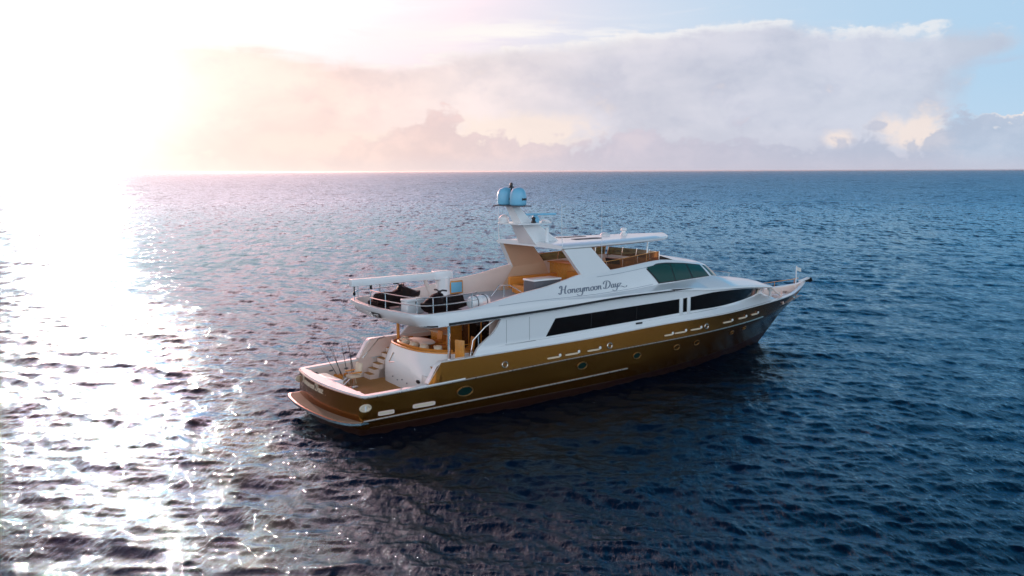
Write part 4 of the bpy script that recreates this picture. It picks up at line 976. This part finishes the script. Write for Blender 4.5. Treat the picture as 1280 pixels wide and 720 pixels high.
# bow fittings
q = MB(); q.tube([(38.6, 0, 3.0), (38.75, 0, 4.3), (38.75, 0, 5.25)], .035, 8); fs_ = q.build('jack_staff', M['white'], yacht)
q = MB(); q.grid([[(38.75 + .11*k, -.03*math.sin(k*1.3), 5.20 - .03*k) for k in range(6)], [(38.75 + .11*k, -.03*math.sin(k*1.3 + .4), 4.93 - .03*k) for k in range(6)]]); q.build('pennant', M['flag'], fs_)
q = MB(); q.box((36.6, -.2, 3.15), (1.5, 1.1, .42), bev=.08); q.build('bow_locker', M['white'], foredeck)
q = MB(); q.box((34.9, .3, 3.12), (.9, 1.5, .34), bev=.06); q.build('bow_seat', M['varnish'], foredeck)
for s in (-1, 1):
    q = MB(); q.lathe((37.9, s*.38, 3.0), [(.18, 0), (.18, .1), (.12, .15), (.12, .32), (.19, .36), (.19, .42)], 14); q.build('windlass', M['silver'], foredeck)
    q = MB(); q.lathe((33.9, s*1.35, 2.98), [(.10, 0), (.10, .95), (.20, 1.0), (.22, 1.12), (.12, 1.22)], 12); q.build('deck_vent', M['white'], foredeck)
    q = MB(); q.tube([(33.3, s*1.7, 4.35), (34.4, s*1.9, 3.6), (34.6, s*1.95, 3.0)], .07, 8); q.build('brow_bracket', M['cream'], foredeck)
    q = MB(); q.tube([(35.2, s*1.35, 2.98), (35.2, s*1.35, 3.9)], .04, 8); q.build('bow_post', M['cream'], foredeck)
    q = MB(); xs = XS(31.5, 39.3, 16)
    q.tube([(x, s*(w_zb(x) - .12), z_zb(x) + .42) for x in xs] , .022, 6)
    for x in (31.5, 33, 34.5, 36, 37.5, 39.0): q.tube([(x, s*(w_zb(x) - .12), z_zb(x)), (x, s*(w_zb(x) - .12), z_zb(x) + .42)], .018, 5)
    if s > 0: q.build('bow_rail', M['varnish'], foredeck)
q = MB(); q.box((39.75, 0, 4.16), (1.1, .26, .10), ry=-.16, bev=.04); AP = q.build('anchor_pulpit', M['white'], foredeck)
q = MB(); q.box((40.25, 0, 4.14), (.7, .12, .12), ry=-.2, bev=.03); q.grid([[(40.4, -.3, 4.05), (40.62, 0, 4.3), (40.4, .3, 4.05)], [(40.2, -.2, 3.92), (40.35, 0, 3.95), (40.2, .2, 3.92)]]); q.build('anchor', M['black'], AP)
q = MB(); rail_x = XS(29.0, 33.0, 10)
q.tube([(x, 1.9 - .12*(x - 29), zc(x) + .28) for x in rail_x], .02, 6)
for x in (29.2, 31, 32.8): q.tube([(x, 1.9 - .12*(x - 29), zc(x) - .1), (x, 1.9 - .12*(x - 29), zc(x) + .28)], .016, 5)
q.build('trunk_rail', M['silver'], upper)

# ------------------------------------------------------------------ loose things on board
def jet_ski(p, rz, label, tilt=0.0):
    t = aboard('jet_ski', p, rz, label, 'jet ski', 'covered jet skis on the boat deck')
    xs = [-1.6, -1.5, -1.0, -.3, .4, 1.0, 1.45, 1.7]; hw = [.42, .50, .56, .57, .54, .42, .22, .03]; kz = [.16, .12, .08, .06, .06, .14, .30, .50]; gz = [.42, .45, .48, .50, .54, .60, .66, .66]
    q = MB(); q.grid([[(x, 0, k) for x, k in zip(xs, kz)], [(x, -h*.75, k + .14) for x, h, k in zip(xs, hw, kz)], [(x, -h, g) for x, h, g in zip(xs, hw, gz)], [(x, -h*.86, g + .07) for x, h, g in zip(xs, hw, gz)]])
    q.grid([[(x, 0, k) for x, k in zip(xs, kz)], [(x, h*.75, k + .14) for x, h, k in zip(xs, hw, kz)], [(x, h, g) for x, h, g in zip(xs, hw, gz)], [(x, h*.86, g + .07) for x, h, g in zip(xs, hw, gz)]])
    q.grid([[(x, -h*.86, g + .07) for x, h, g in zip(xs, hw, gz)], [(x, h*.86, g + .07) for x, h, g in zip(xs, hw, gz)]]); q.ngon([(-1.6, y, z) for y, z in ((-.36, .49), (-.42, .42), (-.31, .30), (0, .16), (.31, .30), (.42, .42), (.36, .49))])
    q.build('hull', M['maroon'], t, smooth=40)
    q = MB(); sx = [-1.45, -1.3, -.8, -.2, .1, .25]; sh = [.55, .88, .90, .86, .95, .98]
    q.grid([[(x, -.30, .5) for x in sx], [(x, -.24, h - .06) for x, h in zip(sx, sh)], [(x, -.12, h) for x, h in zip(sx, sh)], [(x, .12, h) for x, h in zip(sx, sh)], [(x, .24, h - .06) for x, h in zip(sx, sh)], [(x, .30, .5) for x in sx]]); q.build('seat', M['maroon'], t, smooth=50)
    q = MB(); hx = [.1, .28, .55, .95, 1.35, 1.62]; hh_ = [.95, 1.16, 1.12, .93, .78, .68]; hv = [.22, .34, .42, .40, .26, .06]
    q.grid([[(x, -w, .56) for x, w in zip(hx, hv)], [(x, -w*.7, h - .1) for x, w, h in zip(hx, hv, hh_)], [(x, 0, h) for x, h in zip(hx, hh_)], [(x, w*.7, h - .1) for x, w, h in zip(hx, hv, hh_)], [(x, w, .56) for x, w in zip(hx, hv)]]); q.build('hood', M['maroon'], t, smooth=50)
    q = MB(); q.tube([(.18, -.40, 1.22), (.26, -.2, 1.24), (.3, 0, 1.16), (.26, .2, 1.24), (.18, .40, 1.22)], .045, 8); q.tube([(.3, 0, 1.0), (.28, 0, 1.22)], .09, 8); q.build('handlebar', M['black'], t)
    q = MB()
    for x in (-.9, .6): q.box((x, 0, .06), (.14, .9, .16), bev=.02)
    q.build('chock', M['black'], t)
    return t
jet_ski((5.30, .95, 5.22), math.radians(12), 'dark maroon covered jet ski under the crane boom, bow towards the mast')
jet_ski((6.15, -2.35, 5.22), math.radians(198), 'dark maroon covered jet ski against the starboard deck rail, bow towards the stern')
t = aboard('dock_box', (4.95, -1.35, 5.21), .06, 'white deck box standing between the two covered jet skis behind the rail', 'box')
q = MB(); q.box((0, 0, .34), (1.0, .62, .62), bev=.04); q.build('body', M['white'], t); q = MB(); q.box((0, 0, .72), (1.06, .68, .13), bev=.05); q.build('lid', M['white'], t)
q = MB(); q.box((.0, -.33, .60), (.12, .03, .1), bev=.01); q.build('latch', M['silver'], t)
t = aboard('life_raft', (8.05, -2.75, 5.21), .1, 'white life raft canister with dark bands beside the covered jet ski', 'life raft')
RY = Matrix.Rotation(math.pi/2, 4, 'Y')
q = MB(); q.lathe((-.62, 0, .48), [(.02, 0), (.26, .03), (.34, .12), (.35, .3), (.35, .6), (.36, .62), (.35, .64), (.35, .95), (.34, 1.12), (.26, 1.22), (.02, 1.25)], 24, M=RY); q.build('canister', M['white'], t)
for x in (-.30, .30):
    q = MB(); q.tube([(x, .365*math.cos(k*.2618), .48 + .365*math.sin(k*.2618)) for k in range(25)], .022, 6, cap=False); q.build('strap', M['grey'], t)
    q = MB(); q.box((x, 0, .10), (.10, .72, .2), bev=.02); q.build('cradle', M['silver'], t)
t = aboard('lounge_box', (12.55, -2.35, 5.21), .02, 'grey padded locker with a white lid beside the flybridge settee', 'locker')
q = MB(); q.box((0, 0, .62), (1.9, .95, 1.24), bev=.05); q.build('body', M['grey'], t); q = MB(); q.box((0, 0, 1.30), (1.96, 1.0, .10), bev=.04); q.build('lid', M['white'], t)
# fishing rods round the fighting chair
rods = [((2.80, 2.45), (-1.1, 1.0), 'fishing rod leaning furthest towards the stern from the fighting chair'), ((2.95, 2.35), (-.75, 1.1), 'second fishing rod from the stern beside the fighting chair'), ((2.75, 2.1), (-.60, .55), 'fishing rod just aft of the fighting chair seat'), ((3.15, 2.4), (-.25, .75), 'fishing rod standing nearly upright behind the fighting chair'), ((3.3, 2.2), (-.12, .5), 'upright fishing rod in the middle of the bunch by the chair'), ((3.5, 2.3), (-.22, 1.05), 'fishing rod nearest the cockpit stair')]
for (x, y), (lx, ly), lab in rods:
    t = aboard('fishing_rod', (x, y, 1.07), 0, lab, 'fishing rod', 'fishing rods standing in the cockpit')
    d = Vector((lx, ly*.4, 2.3)); P = lambda k: d*k + Vector((0, 0, -.04*k*k))
    q = MB(); q.tube([P(0), P(.25)], .035, 8); q.build('handle', M['pillow'], t)
    q = MB(); q.tube([P(.22), P(.5), P(.75), P(1.0)], [.022, .017, .012, .006], 6); q.build('blank', M['carbon'], t)
    q = MB(); c = P(.24) + Vector((-.08, 0, -.02)); q.lathe(c, [(.05, -.09), (.11, -.08), (.11, -.05), (.06, -.04), (.06, .04), (.11, .05), (.11, .08), (.05, .09)], 14, M=Matrix.Rotation(math.pi/2, 4, 'X')); q.build('reel', M['orange'], t)
    q = MB()
    for k in (.5, .7, .88): q.tube([P(k) + Vector((-.03 + .03*math.cos(a*.785), 0, .03*math.sin(a*.785))) for a in range(9)], .006, 4, cap=False)
    q.build('line_guides', M['silver'], t)
t = aboard('bucket', (3.0, 2.75, 1.07), 0, 'white bucket standing among the fishing rods', 'bucket')
q = MB(); q.lathe((0, 0, 0), [(.13, 0), (.17, .34), (.18, .36), (.165, .36), (.13, .03)], 16); q.build('pail', M['white'], t)
q = MB(); q.tube([(.17*math.cos(k*.3927), 0.03, .36 + .17*math.sin(k*.3927)*.5) for k in range(9)], .008, 5); q.build('bail', M['silver'], t)
# aft deck table and chairs
t = aboard('dining_table', (6.65, .75, 2.55), 0, 'pale topped oval table inside the curved aft settee', 'table')
q = MB(); q.lathe((0, 0, .70), [(.02, 0), (.84, .0), (.88, .03), (.84, .06), (.02, .06)], 28, squash=(.7, 1.25)); q.build('tabletop', M['flag'], t)
q = MB(); q.lathe((0, 0, 0), [(.32, 0), (.32, .04), (.09, .1), (.08, .6), (.2, .7)], 16); q.build('pedestal', M['silver'], t)
def chair(p, rz, label):
    t = aboard('deck_chair', p, rz, label, 'chair', 'chairs on the aft deck')
    q = MB(); q.box((0, 0, .45), (.50, .50, .10), bev=.04); q.build('seat', M['orange'], t)
    q = MB(); q.box((-.24, 0, .80), (.09, .50, .62), ry=-.15, bev=.04); q.build('backrest', M['orange'], t)
    for sx in (-1, 1):
        for sy in (-1, 1):
            q = MB(); q.tube([(sx*.19, sy*.20, .42), (sx*.23, sy*.23, 0)], .022, 6); q.build('leg', M['varnish'], t)
    for sy in (-1, 1):
        q = MB(); q.tube([(-.22, sy*.26, .66), (.2, sy*.26, .66), (.22, sy*.25, .42)], .022, 6); q.build('armrest', M['varnish'], t)
    return t
chair((7.75, .95, 2.55), math.pi, 'tan deck chair at the forward side of the pale table')
chair((7.55, -.05, 2.55), math.radians(150), 'tan deck chair at the starboard end of the pale table')
chair((8.2, -1.55, 2.55), math.radians(170), 'tan deck chair in front of the dark saloon doorway')
def pillow(p, rz, label):
    t = bpy.data.objects.new('throw_pillow', None)
    bm = bmesh.new(); bmesh.ops.create_cube(bm, size=1.0); bmesh.ops.subdivide_edges(bm, edges=bm.edges, cuts=5, use_grid_fill=True)
    for v in bm.verts:
        u, w = v.co.y*2, v.co.z*2; k = (1 - u*u)*(1 - w*w); v.co.x *= .10 + .5*max(0, k)**.5; v.co.y *= .44*(1 - .1*(1 - w*w)); v.co.z *= .40*(1 - .1*(1 - u*u))
    me = bpy.data.meshes.new('throw_pillow'); bm.to_mesh(me); bm.free(); me.polygons.foreach_set('use_smooth', [True]*len(me.polygons)); me.materials.append(M['pillow'])
    o = bpy.data.objects.new('throw_pillow', me); COL.objects.link(o); o.matrix_world = BM @ Matrix.Translation(p) @ Matrix.Rotation(rz, 4, 'Z') @ Matrix.Rotation(-.35, 4, 'Y')
    o['label'] = label; o['category'] = 'pillow'; o['group'] = 'pillows along the curved aft settee'
for k, (x, y, rz, lab) in enumerate([(6.22, 1.85, -.7, 'cream pillow at the port end of the curved settee'), (5.92, 1.1, -.1, 'cream pillow second from the port end of the curved settee'), (5.88, .2, 0, 'cream pillow in the middle of the curved settee'), (5.97, -.7, .25, 'cream pillow second from the starboard end of the curved settee'), (6.35, -1.5, .65, 'cream pillow at the starboard end of the curved settee')]):
    pillow((x, y, 3.21), rz, lab)
# helm seats on the flybridge
def helm_seat(p, label):
    t = aboard('helm_seat', p, 0, label, 'seat', 'helm seats on the flybridge')
    q = MB(); q.lathe((0, 0, 0), [(.26, 0), (.26, .04), (.08, .08), (.08, .75)], 14); q.build('pedestal', M['silver'], t)
    q = MB(); q.box((0, 0, .85), (.56, .58, .18), bev=.07); q.build('seat', M['orange'], t)
    q = MB(); q.box((-.28, 0, 1.25), (.14, .56, .75), ry=-.12, bev=.06); q.build('backrest', M['orange'], t)
    for s in (-1, 1):
        q = MB(); q.box((0, s*.31, 1.05), (.46, .08, .08), bev=.03); q.build('armrest', M['orange'], t)
helm_seat((19.1, .85, 5.21), 'port tan helm seat facing the flybridge console')
helm_seat((19.1, -.45, 5.21), 'starboard tan helm seat facing the flybridge console')
